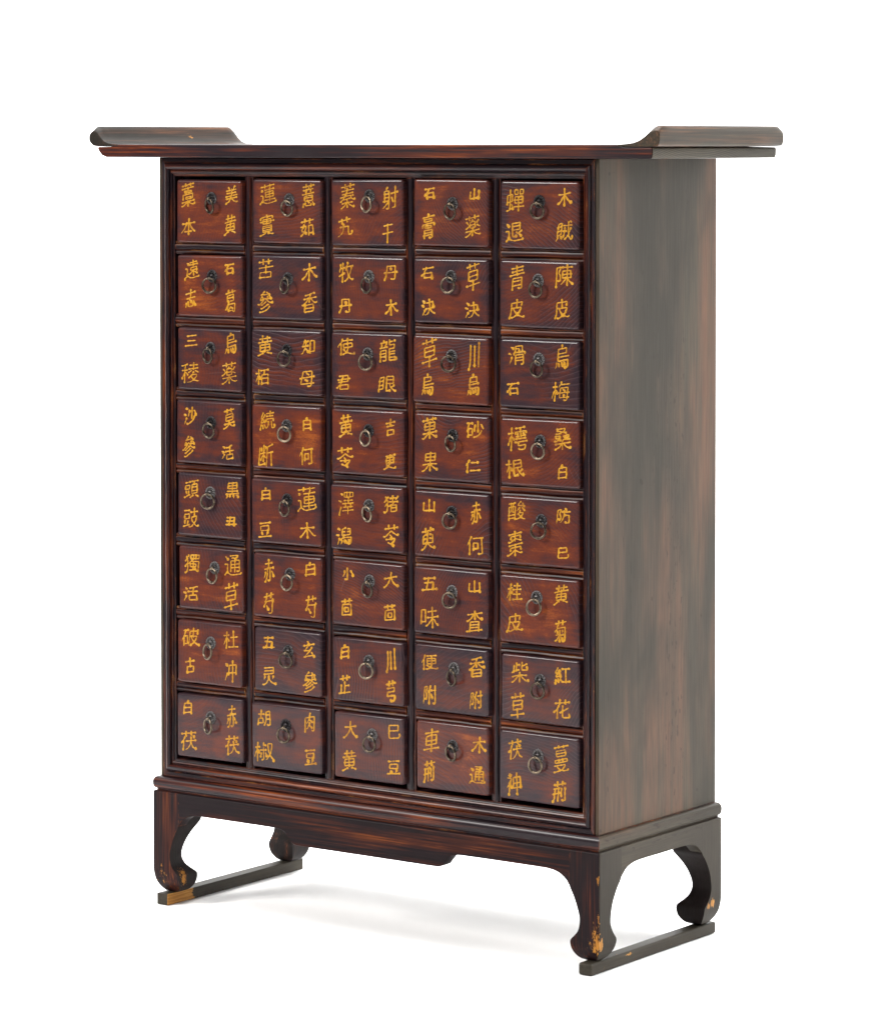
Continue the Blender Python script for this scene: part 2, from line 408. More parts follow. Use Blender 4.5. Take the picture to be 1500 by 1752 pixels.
# row, column, face left, bottom, right, top, handle x, z, ring foot z, [character, centre x, z, width, height]
DRAWER_LAYOUT = [
(1, 1, -0.3606, 1.0102, -0.2266, 1.1039, -0.2923, 1.0775, 1.0536, [('藁', -0.3376, 1.0817, 0.0268, 0.0381), ('本', -0.3374, 1.0339, 0.0283, 0.0263), ('美', -0.2534, 1.0827, 0.0248, 0.0301), ('黄', -0.2563, 1.0374, 0.0236, 0.0332)]),
(1, 2, -0.2144, 1.0125, -0.0771, 1.1058, -0.1452, 1.0768, 1.0515, [('蓮', -0.1848, 1.0842, 0.0321, 0.0328), ('實', -0.1870, 1.0378, 0.0280, 0.0343), ('薏', -0.1089, 1.0835, 0.0234, 0.0375), ('茹', -0.1110, 1.0362, 0.0255, 0.0288)]),
(1, 3, -0.0655, 1.0119, 0.0725, 1.1068, 0.0045, 1.0836, 1.0590, [('蓁', -0.0353, 1.0832, 0.0285, 0.0391), ('艽', -0.0404, 1.0377, 0.0279, 0.0307), ('射', 0.0417, 1.0814, 0.0299, 0.0354), ('干', 0.0374, 1.0296, 0.0207, 0.0299)]),
(1, 4, 0.0855, 1.0136, 0.2188, 1.1078, 0.1533, 1.0741, 1.0504, [('石', 0.1131, 1.0883, 0.0186, 0.0176), ('膏', 0.1116, 1.0406, 0.0232, 0.0376), ('山', 0.1913, 1.0881, 0.0187, 0.0174), ('薬', 0.1891, 1.0426, 0.0279, 0.0332)]),
(1, 5, 0.2357, 1.0126, 0.3717, 1.1061, 0.3026, 1.0783, 1.0529, [('蟬', 0.2614, 1.0800, 0.0314, 0.0335), ('退', 0.2606, 1.0351, 0.0315, 0.0299), ('木', 0.3451, 1.0848, 0.0256, 0.0261), ('賊', 0.3448, 1.0375, 0.0295, 0.0313)]),
(2, 1, -0.3604, 0.8984, -0.2265, 0.9907, -0.2927, 0.9608, 0.9341, [('遠', -0.3321, 0.9688, 0.0300, 0.0317), ('志', -0.3346, 0.9260, 0.0210, 0.0293), ('石', -0.2590, 0.9720, 0.0194, 0.0192), ('葛', -0.2575, 0.9246, 0.0211, 0.0359)]),
(2, 2, -0.2153, 0.9001, -0.0773, 0.9934, -0.1471, 0.9601, 0.9375, [('苦', -0.1886, 0.9743, 0.0286, 0.0304), ('參', -0.1893, 0.9249, 0.0290, 0.0335), ('木', -0.1068, 0.9708, 0.0289, 0.0277), ('香', -0.1069, 0.9263, 0.0289, 0.0316)]),
(2, 3, -0.0648, 0.9017, 0.0732, 0.9953, 0.0022, 0.9666, 0.9416, [('牧', -0.0386, 0.9718, 0.0275, 0.0310), ('丹', -0.0401, 0.9228, 0.0247, 0.0234), ('丹', 0.0418, 0.9732, 0.0253, 0.0240), ('木', 0.0432, 0.9229, 0.0249, 0.0240)]),
(2, 4, 0.0844, 0.9037, 0.2229, 0.9953, 0.1506, 0.9699, 0.9454, [('石', 0.1091, 0.9743, 0.0232, 0.0196), ('決', 0.1103, 0.9246, 0.0257, 0.0251), ('草', 0.1891, 0.9704, 0.0250, 0.0407), ('決', 0.1881, 0.9230, 0.0259, 0.0241)]),
(2, 5, 0.2352, 0.9017, 0.3718, 0.9958, 0.3010, 0.9679, 0.9428, [('青', 0.2656, 0.9705, 0.0265, 0.0368), ('皮', 0.2645, 0.9262, 0.0286, 0.0300), ('陳', 0.3455, 0.9754, 0.0316, 0.0344), ('皮', 0.3418, 0.9289, 0.0266, 0.0300)]),
(3, 1, -0.3599, 0.7867, -0.2272, 0.8810, -0.2952, 0.8522, 0.8289, [('三', -0.3327, 0.8620, 0.0253, 0.0201), ('稜', -0.3348, 0.8137, 0.0352, 0.0325), ('烏', -0.2557, 0.8606, 0.0238, 0.0336), ('薬', -0.2582, 0.8161, 0.0304, 0.0343)]),
(3, 2, -0.2156, 0.7887, -0.0775, 0.8836, -0.1488, 0.8541, 0.8295, [('黄', -0.1898, 0.8591, 0.0284, 0.0324), ('栢', -0.1947, 0.8130, 0.0256, 0.0248), ('知', -0.1094, 0.8604, 0.0275, 0.0241), ('母', -0.1110, 0.8141, 0.0286, 0.0257)]),
(3, 3, -0.0665, 0.7896, 0.0731, 0.8846, 0.0006, 0.8540, 0.8295, [('使', -0.0383, 0.8631, 0.0327, 0.0268), ('君', -0.0445, 0.8110, 0.0258, 0.0232), ('龍', 0.0373, 0.8592, 0.0310, 0.0349), ('眼', 0.0349, 0.8117, 0.0330, 0.0261)]),
(3, 4, 0.0837, 0.7889, 0.2209, 0.8852, 0.1516, 0.8565, 0.8331, [('草', 0.1132, 0.8602, 0.0274, 0.0426), ('烏', 0.1099, 0.8131, 0.0235, 0.0326), ('川', 0.1911, 0.8581, 0.0210, 0.0419), ('烏', 0.1898, 0.8166, 0.0224, 0.0328)]),
(3, 5, 0.2351, 0.7886, 0.3712, 0.8856, 0.3018, 0.8572, 0.8312, [('滑', 0.2646, 0.8621, 0.0291, 0.0302), ('石', 0.2578, 0.8141, 0.0223, 0.0193), ('烏', 0.3406, 0.8612, 0.0244, 0.0360), ('梅', 0.3389, 0.8131, 0.0311, 0.0294)]),
(4, 1, -0.3618, 0.6751, -0.2261, 0.7716, -0.2934, 0.7404, 0.7161, [('沙', -0.3345, 0.7483, 0.0247, 0.0297), ('參', -0.3369, 0.7014, 0.0258, 0.0335), ('莫', -0.2578, 0.7478, 0.0232, 0.0344), ('活', -0.2605, 0.6975, 0.0249, 0.0241)]),
(4, 2, -0.2139, 0.6768, -0.0778, 0.7715, -0.1480, 0.7427, 0.7178, [('続', -0.1842, 0.7485, 0.0290, 0.0303), ('断', -0.1876, 0.6972, 0.0287, 0.0362), ('白', -0.1098, 0.7468, 0.0169, 0.0212), ('何', -0.1116, 0.6986, 0.0259, 0.0274)]),
(4, 3, -0.0661, 0.6749, 0.0726, 0.7716, 0.0019, 0.7423, 0.7194, [('黄', -0.0400, 0.7473, 0.0262, 0.0356), ('苓', -0.0415, 0.7014, 0.0312, 0.0308), ('吉', 0.0422, 0.7490, 0.0181, 0.0254), ('更', 0.0400, 0.6988, 0.0232, 0.0254)]),
(4, 4, 0.0842, 0.6767, 0.2219, 0.7716, 0.1519, 0.7429, 0.7190, [('菓', 0.1112, 0.7510, 0.0278, 0.0353), ('果', 0.1109, 0.7028, 0.0285, 0.0303), ('砂', 0.1907, 0.7532, 0.0312, 0.0250), ('仁', 0.1872, 0.7005, 0.0269, 0.0200)]),
(4, 5, 0.2358, 0.6786, 0.3738, 0.7719, 0.3036, 0.7420, 0.7160, [('樗', 0.2655, 0.7444, 0.0343, 0.0367), ('根', 0.2606, 0.7017, 0.0323, 0.0283), ('桑', 0.3417, 0.7467, 0.0298, 0.0341), ('白', 0.3405, 0.7004, 0.0163, 0.0221)]),
(5, 1, -0.3595, 0.5677, -0.2264, 0.6610, -0.2959, 0.6343, 0.6091, [('頭', -0.3326, 0.6379, 0.0279, 0.0292), ('豉', -0.3334, 0.5944, 0.0322, 0.0314), ('黒', -0.2535, 0.6404, 0.0266, 0.0269), ('丑', -0.2555, 0.5942, 0.0236, 0.0161)]),
(5, 2, -0.2150, 0.5640, -0.0774, 0.6609, -0.1473, 0.6328, 0.6081, [('白', -0.1873, 0.6394, 0.0181, 0.0202), ('豆', -0.1895, 0.5860, 0.0264, 0.0268), ('蓮', -0.1096, 0.6356, 0.0363, 0.0387), ('木', -0.1094, 0.5894, 0.0306, 0.0247)]),
(5, 3, -0.0663, 0.5650, 0.0729, 0.6610, 0.0039, 0.6335, 0.6091, [('澤', -0.0372, 0.6341, 0.0280, 0.0371), ('潟', -0.0417, 0.5860, 0.0291, 0.0288), ('猪', 0.0440, 0.6372, 0.0279, 0.0280), ('苓', 0.0438, 0.5927, 0.0289, 0.0322)]),
(5, 4, 0.0841, 0.5659, 0.2213, 0.6603, 0.1505, 0.6324, 0.6081, [('山', 0.1103, 0.6403, 0.0212, 0.0197), ('萸', 0.1091, 0.5915, 0.0250, 0.0362), ('赤', 0.1924, 0.6344, 0.0196, 0.0337), ('何', 0.1911, 0.5872, 0.0292, 0.0278)]),
(5, 5, 0.2353, 0.5657, 0.3714, 0.6613, 0.3058, 0.6304, 0.6045, [('酸', 0.2636, 0.6414, 0.0299, 0.0295), ('棗', 0.2607, 0.5953, 0.0276, 0.0383), ('防', 0.3432, 0.6391, 0.0255, 0.0248), ('巳', 0.3427, 0.5880, 0.0200, 0.0190)]),
(6, 1, -0.3590, 0.4565, -0.2267, 0.5505, -0.2892, 0.5215, 0.4976, [('獨', -0.3326, 0.5247, 0.0301, 0.0298), ('活', -0.3356, 0.4791, 0.0301, 0.0252), ('通', -0.2535, 0.5277, 0.0331, 0.0336), ('草', -0.2577, 0.4813, 0.0285, 0.0430)]),
(6, 2, -0.2132, 0.4555, -0.0776, 0.5495, -0.1440, 0.5225, 0.4979, [('赤', -0.1839, 0.5250, 0.0204, 0.0358), ('芍', -0.1841, 0.4771, 0.0212, 0.0329), ('白', -0.1062, 0.5320, 0.0198, 0.0231), ('芍', -0.1051, 0.4776, 0.0214, 0.0336)]),
(6, 3, -0.0639, 0.4539, 0.0741, 0.5498, 0.0037, 0.5232, 0.4988, [('小', -0.0357, 0.5305, 0.0219, 0.0197), ('茴', -0.0374, 0.4812, 0.0222, 0.0278), ('大', 0.0427, 0.5277, 0.0281, 0.0263), ('茴', 0.0408, 0.4800, 0.0220, 0.0263)]),
(6, 4, 0.0846, 0.4550, 0.2199, 0.5501, 0.1525, 0.5191, 0.4946, [('五', 0.1125, 0.5271, 0.0291, 0.0231), ('味', 0.1131, 0.4797, 0.0333, 0.0315), ('山', 0.1921, 0.5295, 0.0218, 0.0192), ('査', 0.1921, 0.4791, 0.0300, 0.0327)]),
(6, 5, 0.2363, 0.4548, 0.3715, 0.5497, 0.2993, 0.5223, 0.4964, [('桂', 0.2614, 0.5271, 0.0269, 0.0278), ('皮', 0.2619, 0.4832, 0.0287, 0.0291), ('黄', 0.3400, 0.5285, 0.0256, 0.0312), ('菊', 0.3390, 0.4778, 0.0202, 0.0321)]),
(7, 1, -0.3603, 0.3444, -0.2270, 0.4377, -0.2945, 0.4078, 0.3828, [('破', -0.3336, 0.4140, 0.0355, 0.0302), ('古', -0.3353, 0.3701, 0.0194, 0.0249), ('杜', -0.2555, 0.4157, 0.0300, 0.0289), ('冲', -0.2554, 0.3691, 0.0245, 0.0342)]),
(7, 2, -0.2106, 0.3430, -0.0774, 0.4383, -0.1464, 0.4079, 0.3824, [('五', -0.1835, 0.4173, 0.0239, 0.0204), ('灵', -0.1828, 0.3674, 0.0285, 0.0306), ('玄', -0.1075, 0.4136, 0.0231, 0.0258), ('參', -0.1058, 0.3652, 0.0278, 0.0320)]),
(7, 3, -0.0637, 0.3430, 0.0712, 0.4363, 0.0029, 0.4060, 0.3800, [('白', -0.0408, 0.4163, 0.0172, 0.0227), ('芷', -0.0421, 0.3678, 0.0226, 0.0301), ('川', 0.0425, 0.4103, 0.0184, 0.0379), ('芎', 0.0428, 0.3661, 0.0190, 0.0323)]),
(7, 4, 0.0860, 0.3432, 0.2219, 0.4387, 0.1555, 0.4086, 0.3835, [('便', 0.1129, 0.4140, 0.0308, 0.0245), ('附', 0.1120, 0.3669, 0.0258, 0.0309), ('香', 0.1958, 0.4146, 0.0292, 0.0309), ('附', 0.1939, 0.3670, 0.0235, 0.0289)]),
(7, 5, 0.2369, 0.3432, 0.3717, 0.4371, 0.3038, 0.4050, 0.3785, [('柴', 0.2697, 0.4127, 0.0297, 0.0323), ('草', 0.2652, 0.3659, 0.0249, 0.0400), ('紅', 0.3416, 0.4148, 0.0282, 0.0261), ('花', 0.3404, 0.3686, 0.0290, 0.0302)]),
(8, 1, -0.3635, 0.2310, -0.2274, 0.3255, -0.2970, 0.2942, 0.2694, [('白', -0.3420, 0.3058, 0.0185, 0.0229), ('茯', -0.3404, 0.2551, 0.0308, 0.0322), ('赤', -0.2563, 0.2993, 0.0205, 0.0362), ('茯', -0.2549, 0.2564, 0.0279, 0.0303)]),
(8, 2, -0.2160, 0.2303, -0.0756, 0.3258, -0.1508, 0.2971, 0.2706, [('胡', -0.1919, 0.3046, 0.0256, 0.0248), ('椒', -0.1928, 0.2536, 0.0375, 0.0307), ('肉', -0.1060, 0.3045, 0.0204, 0.0319), ('豆', -0.1059, 0.2538, 0.0241, 0.0259)]),
(8, 3, -0.0617, 0.2312, 0.0732, 0.3263, 0.0083, 0.2985, 0.2732, [('大', -0.0314, 0.3027, 0.0269, 0.0283), ('黄', -0.0342, 0.2564, 0.0267, 0.0337), ('巳', 0.0488, 0.3066, 0.0226, 0.0233), ('豆', 0.0469, 0.2547, 0.0254, 0.0238)]),
(8, 4, 0.0886, 0.2319, 0.2229, 0.3282, 0.1530, 0.2970, 0.2747, [('車', 0.1148, 0.3019, 0.0285, 0.0355), ('荊', 0.1112, 0.2563, 0.0215, 0.0342), ('木', 0.1988, 0.3036, 0.0271, 0.0239), ('通', 0.1961, 0.2592, 0.0286, 0.0276)]),
(8, 5, 0.2346, 0.2317, 0.3718, 0.3282, 0.3004, 0.2984, 0.2735, [('茯', 0.2617, 0.3031, 0.0241, 0.0315), ('神', 0.2592, 0.2535, 0.0267, 0.0348), ('蔓', 0.3399, 0.2983, 0.0267, 0.0432), ('荊', 0.3367, 0.2516, 0.0248, 0.0335)])
]
# brush strokes of every character as x, y, x, y ... on a 64 grid
STROKES = {
'三': [[13,32,49,32],[5,9,57,9],[9,54,53,54]],
'丑': [[10,32,47,32],[5,7,58,7],[24,55,23,33,20,7],[9,55,48,55,46,7]],
'丹': [[27,48,34,43],[6,7,8,10,13,21,15,33,15,57,49,56,49,8,45,6,38,6,34,8],[6,32,58,32]],
'五': [[28,54,26,38,21,9],[9,54,53,54],[12,35,46,35,46,27,45,9],[5,8,58,8]],
'仁': [[27,47,55,47],[13,41,10,39,7,35],[24,9,58,9],[20,58,15,47,13,42,14,39,14,5]],
'何': [[53,52,53,7,50,5,42,5],[12,41,9,39,5,34],[25,21,25,38,40,38,40,21,25,21],[24,52,58,52],[25,21,40,21,40,38,25,38,25,17],[18,57,13,47,12,42,13,39,13,5]],
'使': [[13,41,9,39,5,35,5,32],[22,6,31,10,34,13],[39,40,55,40,55,28,25,27,24,40,39,40],[39,57,39,23,35,13],[23,50,58,50],[19,57,14,47,13,42,14,40,14,5],[25,22,34,13,43,9,54,6,60,7]],
'便': [[11,39,8,38,5,35,5,32],[18,6,22,5,25,7,30,9,32,12],[24,35,54,35],[23,54,57,54],[39,25,54,25,54,45,24,45,24,25,39,25],[39,54,39,26,38,18,34,12],[17,57,13,47,11,41,12,39,12,5],[22,20,24,20,32,12,34,12,36,10,39,9,53,6,56,6,60,8]],
'冲': [[8,53,15,47],[16,28,7,12],[24,26,57,26],[40,58,40,5],[24,22,24,46,57,46,57,22]],
'參': [[26,58,19,54,18,50],[11,6,17,5,32,9,42,13,47,17,50,18],[15,15,18,14,22,16,33,20,39,24,43,24],[38,37,39,33,48,28,56,25,60,26],[40,38,50,38,52,39],[15,23,17,22,25,25,32,30,35,30],[14,50,16,50,41,50,43,52],[37,56,40,55,43,51,46,51,49,48],[49,43,51,42,52,39,54,38,55,36],[3,26,7,25,16,29,23,33,24,36,26,37,30,40,32,39,35,37,38,37],[20,41,21,38,24,36],[42,44,40,38,38,37],[16,45,14,45,11,41,10,37,21,38]],
'古': [[31,58,31,29],[5,47,57,47],[12,8,50,8,50,28,13,29,12,8]],
'吉': [[10,36,52,36],[6,49,56,49],[31,58,31,36],[13,8,14,24,49,24,49,8,13,8]],
'君': [[29,57,28,46],[21,34,18,25],[26,46,24,35],[6,46,58,46],[13,57,51,57,51,35,11,35],[5,17,6,16,15,24,18,25,19,24,52,24,52,8,19,8,19,24]],
'味': [[5,20,5,52,17,52,18,20,5,20],[27,48,53,48],[40,58,40,5],[5,20,18,20,18,52,5,52,5,15],[21,10,23,10,30,17,36,26,39,29,45,25,50,16,56,10],[24,32,38,32,39,31,40,31,42,32,56,32]],
'大': [[6,39,30,39],[4,6,7,6,13,10,21,18,26,26,29,35,33,39,56,39],[31,58,30,39,33,36,37,25,43,17,50,9,56,6,58,7]],
'實': [[29,58,30,58,32,53],[38,13,38,9],[14,24,49,24],[14,18,49,18],[24,13,48,13,49,13,49,29,47,29,15,29,14,29,14,13,24,13],[32,46,31,35],[5,40,58,40],[7,47,8,52,32,53,55,52,55,47],[31,35,46,35,47,46,16,46,15,40,15,35,31,35],[36,8,39,9,53,5,57,5],[5,5,10,5,21,8,24,9,24,13]],
'射': [[10,42,27,42],[22,24,21,20,13,13,6,8,4,9],[21,59,18,58,17,51],[10,34,27,34],[37,33,42,22],[34,43,58,43],[6,24,27,24],[51,57,51,7,50,5,42,5],[10,24,10,51,26,51,27,50,26,6,25,5,19,5]],
'小': [[14,42,11,29,6,20],[46,42,47,42,53,30,57,19],[31,56,31,7,28,6,21,6,18,8]],
'山': [[31,58,31,9],[8,45,9,9,54,9],[54,45,54,5]],
'川': [[35,55,35,11],[14,58,13,26,12,19,10,11,6,7,7,5],[57,58,57,5]],
'巳': [[6,35,49,35,49,58,6,58,6,12,8,7,13,5,48,5,54,8,56,14,55,18]],
'干': [[31,56,31,6],[5,34,58,34],[8,56,55,56]],
'志': [[19,20,19,7,21,5,25,4,44,5,46,8,45,13],[49,21,50,20,56,8],[26,27,29,26,37,20],[10,19,6,8],[10,33,53,33],[31,58,31,33],[5,49,57,49]],
'断': [[29,54,26,46],[13,54,14,47],[6,55,6,11,28,11],[50,37,50,5],[12,39,29,39],[37,37,56,37],[21,58,21,18],[56,57,53,57,36,52,36,24,34,13,32,7,33,4],[12,23,16,31,21,34,24,32,29,26]],
'更': [[3,8,6,7,9,7,20,11,21,13],[13,22,14,22,21,13],[6,56,56,56],[31,26,11,26,12,47,52,47,51,26,31,26],[11,37,52,37],[31,56,31,27,29,21,25,13],[21,13,25,13,26,12,32,10,46,7,56,7,60,9]],
'木': [[31,57,31,6],[5,13,6,13,10,16,17,22,26,35,29,37,34,42,55,42],[7,42,29,42,37,35,45,24,51,17,56,13,58,14]],
'本': [[25,45,24,40,16,26,8,18,6,16],[37,44,38,39,45,27,52,20,56,16,57,17],[17,16,45,16],[31,57,31,5],[6,45,56,45]],
'杜': [[16,37,21,34,23,30,23,29],[15,36,12,34,9,27,5,20,5,17],[26,8,58,8],[42,57,42,8],[30,38,56,38],[6,46,24,46],[16,57,15,36,16,35,16,5]],
'果': [[35,25,37,22,43,17,51,12,56,10],[3,10,7,9,13,12,22,18,28,25],[12,46,50,46],[50,46,50,56,12,56,13,36,50,36,50,46],[31,56,31,7],[6,26,27,26,28,25,35,25,36,26,56,26]],
'柴': [[6,8,12,10,20,15,26,20,28,23],[35,24,39,18,47,12,55,8,60,9],[9,52,9,35],[19,50,29,50],[37,47,47,50,53,52,55,52],[37,57,37,38,38,36,55,36,57,39,56,43],[19,57,19,37],[31,30,31,5],[5,34,19,36,19,37,29,37],[6,24,26,24,28,23,35,24,36,24,55,24]],
'査': [[4,33,7,33,17,39,25,45,26,49],[37,49,39,44,42,41,51,35,56,33],[16,22,46,22],[16,14,46,14],[31,57,31,36],[16,5,16,30,46,30,46,5],[6,49,57,49],[6,5,57,5]],
'栢': [[41,55,39,41],[15,37,20,35,23,30,23,26],[29,8,55,8],[15,35,12,34,9,25,6,20,6,16],[29,24,55,24],[26,55,57,55],[7,46,23,46],[29,5,29,40,39,41,55,40,55,5],[16,58,15,35,16,35,16,5]],
'根': [[14,35,11,34,5,18],[29,44,52,44],[14,37,18,36,22,30,22,28],[46,18,55,25],[5,46,22,46],[29,32,52,32,52,55,29,55,29,7,41,9],[15,58,14,35,15,35,15,5],[40,32,42,23,44,19,46,18,46,15,55,7,56,6,59,7]],
'桂': [[14,37,19,34,21,31,21,28],[14,35,10,33,8,24,5,21,5,17],[7,45,22,45],[42,29,42,8],[42,57,42,36],[29,49,54,49],[28,22,55,22],[24,7,58,7],[26,36,58,36],[15,57,14,35,15,34,15,5]],
'桑': [[36,21,39,16,46,11,55,7,58,8],[34,40,52,40,52,37,48,34,47,32],[36,35,41,34,41,32],[6,7,9,8,20,13,25,18,26,21],[4,28,10,28,15,30,16,32],[10,45,13,45,23,46,27,47,28,49],[7,40,24,40,24,37,20,32],[6,21,57,21],[15,52,18,52,27,51,28,49,37,49,37,48,46,45,47,45],[8,35,14,34,16,32,20,32,21,31,24,29],[13,57,42,57,43,56,42,53,38,51,37,49],[57,28,55,28,47,31,47,32,41,32,40,30,33,29,31,25,31,6]],
'梅': [[38,22,42,20],[12,32,9,29,5,18,5,15],[13,36,17,34,20,29,19,27],[39,36,45,32],[32,51,57,51],[42,6,45,5,49,5,52,9,53,19,54,41,31,41,28,13,57,13],[25,27,58,27],[6,45,18,45],[13,57,12,31,13,30,13,5],[32,58,32,51,29,50,25,43]],
'棗': [[13,42,13,48,50,48,50,42],[7,54,56,54],[12,16,12,22,51,22,51,16],[6,29,56,29],[31,58,31,38],[31,29,31,5],[5,36,9,35,13,36,31,43,39,41,54,35],[3,8,6,7,9,7,19,11,27,16,31,17,34,16,40,13,51,8,57,8]],
'椒': [[11,34,8,32,5,21,5,18],[37,26,40,18],[24,26,21,15],[49,18,47,17,43,11,39,7,36,6],[30,47,38,47],[12,37,16,34,18,30,18,27],[30,56,30,8,29,7,25,6],[21,35,39,35],[6,45,18,45],[12,58,11,34,12,34,12,5],[49,24,51,25,52,29,55,42,56,52,43,52,43,45,46,29,47,25,49,24,49,18,51,16,53,11,57,6,57,3]],
'樗': [[33,22,32,16,33,15,54,15,53,10,51,5,49,4,38,5,35,7],[28,37,35,37],[30,42,35,42],[27,30,55,30],[48,37,55,37],[48,42,53,42],[6,46,20,46],[25,44,25,48,58,48,58,44],[42,55,42,35],[27,56,56,56],[24,23,58,23],[14,58,13,37,14,36,14,5],[5,17,5,20,8,26,10,35,13,37,18,35,21,30,21,29]],
'母': [[28,50,37,44],[25,29,35,24],[34,5,44,5,47,9,48,15,49,17,50,26,51,57,16,58,10,16,56,16],[5,37,58,37]],
'決': [[5,40,13,36],[9,57,16,52,16,51],[39,28,43,19,47,13,53,8,56,6],[15,23,8,7],[25,48,52,48,52,29],[37,57,37,29,36,27,34,21,30,13,26,9,21,6,17,6],[21,29,36,29,39,28,40,29,57,29]],
'沙': [[28,47,26,38,22,30],[5,40,13,36],[16,24,8,8],[8,57,9,57,16,53],[49,49,50,49,52,47,57,35],[19,7,22,5,25,6,32,8,42,13,49,21,52,29],[39,58,39,25]],
'活': [[9,57,16,52],[5,39,13,35],[16,24,16,23,15,19,8,7],[40,54,40,25],[22,39,58,39],[26,53,40,54,41,55,52,58,55,57],[54,7,27,7,26,24,53,25,54,7]],
'滑': [[5,39,6,40,12,36],[9,57,17,52],[15,25,15,22,8,7],[27,49,39,49,40,39],[26,15,52,15],[26,23,52,23],[27,39,27,57,50,57,51,56,51,39],[21,33,21,39,57,39,58,39,58,33],[26,5,26,31,51,31,52,30,51,6,49,4,44,4]],
'潟': [[5,39,6,40,13,36,14,37],[38,18,40,18,43,10],[8,57,10,57,16,53],[44,45,55,45],[14,25,15,23,8,7],[33,16,34,8],[25,45,36,45],[32,34,29,25],[26,16,22,7],[49,17,51,14],[37,58,26,54,25,52,25,34,55,35,55,54,45,55],[21,19,28,25,58,25,57,12,55,6,53,4,47,4,46,5]],
'澤': [[5,40,13,36],[8,57,15,53],[47,30,47,21],[13,23,7,8,8,5],[30,30,31,21],[33,57,33,46],[44,57,44,46],[24,38,54,38],[39,21,39,5],[20,13,57,13],[39,45,39,30],[19,30,58,30],[39,45,55,46,55,56,23,57,23,46,39,45],[22,21,55,21]],
'灵': [[14,29,10,21],[3,8,7,6,19,10,25,16,28,21,30,23],[50,29,46,21],[13,47,50,47],[31,32,30,23],[30,23,32,22,39,14,45,10,56,7,60,8],[10,57,50,57,50,39,10,38]],
'烏': [[11,16,8,9,5,5],[20,15,21,7],[14,31,58,31],[30,16,34,8],[40,17,42,16,44,11],[31,58,30,52],[14,40,48,40,48,52,14,52,14,22,55,22,54,8,52,5,51,4,44,4,43,5]],
'牧': [[32,40,33,39,38,25,40,21,42,20],[32,40,29,39,27,35],[5,23,13,25,17,25],[17,27,24,28],[52,45,52,39,49,31,46,24,42,20],[42,17,53,8,55,6,59,7],[42,20,42,17],[26,6,34,10,42,17],[8,45,23,45],[33,45,57,45],[17,57,17,5],[35,58,36,56,32,45,32,40],[8,55,8,45,5,36,5,35]],
'猪': [[19,56,16,52,14,50],[33,18,54,18],[5,41,11,46,14,47],[17,32,14,31,9,24],[38,57,38,39],[27,51,48,51,51,49],[58,56,51,49,50,46,48,44,47,39],[24,39,58,39],[18,25,25,24,28,27,36,29,37,32,40,35,41,39],[8,57,14,50,14,47,15,46,17,42,18,20,17,11,15,6,8,5,6,7],[32,28,33,7,54,7,54,28,37,29,36,29]],
'獨': [[31,44,29,37],[6,42,10,46,13,47],[18,57,16,52,13,50],[46,56,46,45],[36,56,36,45],[37,19,47,19,47,28,27,28,27,19,37,19],[31,44,56,45,57,45,57,55,56,56,26,56,26,45,31,44],[37,31,37,10],[24,9,47,11],[8,24,13,30,16,32,22,31,29,37,57,37,58,35,57,16,56,8,55,5,51,4,49,5,49,9,47,11,46,14,44,15],[9,55,11,51,13,50,13,47,16,40,17,18,16,10,14,6,8,5]],
'玄': [[33,28,32,25,18,13,16,9],[26,58,28,58,31,54,32,48],[26,48,26,44,16,32,15,29],[5,48,57,48],[11,8,51,11],[11,29,13,28,14,29,16,28,34,28,37,29,45,37],[45,21,50,16,51,11,54,10,56,6]],
'白': [[11,9,51,9],[11,29,51,29],[29,57,27,48],[11,5,11,47,27,48,51,47,51,5]],
'皮': [[13,7,16,5,21,7,33,12,34,14],[37,14,39,12,53,6,56,5,60,7],[34,14,37,14],[22,33,23,29,24,27,34,14],[33,57,33,34],[6,7,10,18,12,34,12,49,53,49,53,45,51,40],[12,34,50,33,50,29,47,26,44,21,38,16,37,14]],
'眼': [[4,43,18,43],[28,45,53,45],[4,29,18,29],[46,19,56,26],[4,16,18,16,18,56,4,56,4,10],[40,33,42,24,44,20,46,19,47,15,55,8,57,7,59,8],[28,33,53,33,53,57,28,57,28,7,40,9]],
'知': [[19,24,21,23,24,20,30,13,31,10],[12,50,29,50],[7,32,32,32],[13,57,12,50,10,49,8,42],[20,50,19,24,11,9,8,6,5,6],[38,11,56,11,56,52,39,52,38,6]],
'石': [[18,11,54,11],[6,23,14,32,18,33],[18,34,53,34,54,7],[7,56,58,56],[26,55,25,51,19,39,18,34,18,7]],
'砂': [[10,35,23,35,23,12,10,12],[10,32,6,30,5,25],[42,58,42,24],[33,47,30,33,31,29],[50,48,52,47,58,34],[28,6,36,8,44,13,51,21,54,26],[6,54,24,54],[14,54,14,51,10,39,10,33,10,31,10,8]],
'破': [[56,48,55,40],[10,36,21,35,21,12,10,12],[9,30,5,29,5,25],[6,54,22,54],[42,58,42,33],[34,33,35,28,38,22,45,13,55,6,59,6],[30,33,54,33,52,26,46,16,40,10,32,5],[13,54,13,50,9,32,10,30,10,8],[59,50,56,48,30,48,29,23,27,13,25,7,25,4]],
'神': [[15,57,17,53],[15,30,15,5],[16,32,19,31,21,29,24,25,24,23],[7,47,22,47,22,43,17,36,16,32],[30,35,57,35],[44,58,44,5],[16,32,11,29,6,24,5,23],[57,22,30,22,30,48,57,48,57,22]],
'稜': [[43,13,44,11,50,8,55,6,58,6],[47,36,57,30],[42,33,38,31,37,26],[33,22,41,13],[26,18,31,22,33,22],[26,31,36,36],[29,51,54,51],[26,41,56,41],[41,57,41,41],[5,39,21,39],[14,53,13,32,14,31,14,5],[3,53,6,52,21,55],[33,22,34,25,37,26,51,26,51,24,50,21,43,13,41,13,40,11,31,7,24,6],[5,16,5,18,8,23,10,30,14,32,18,31,22,26,22,25]],
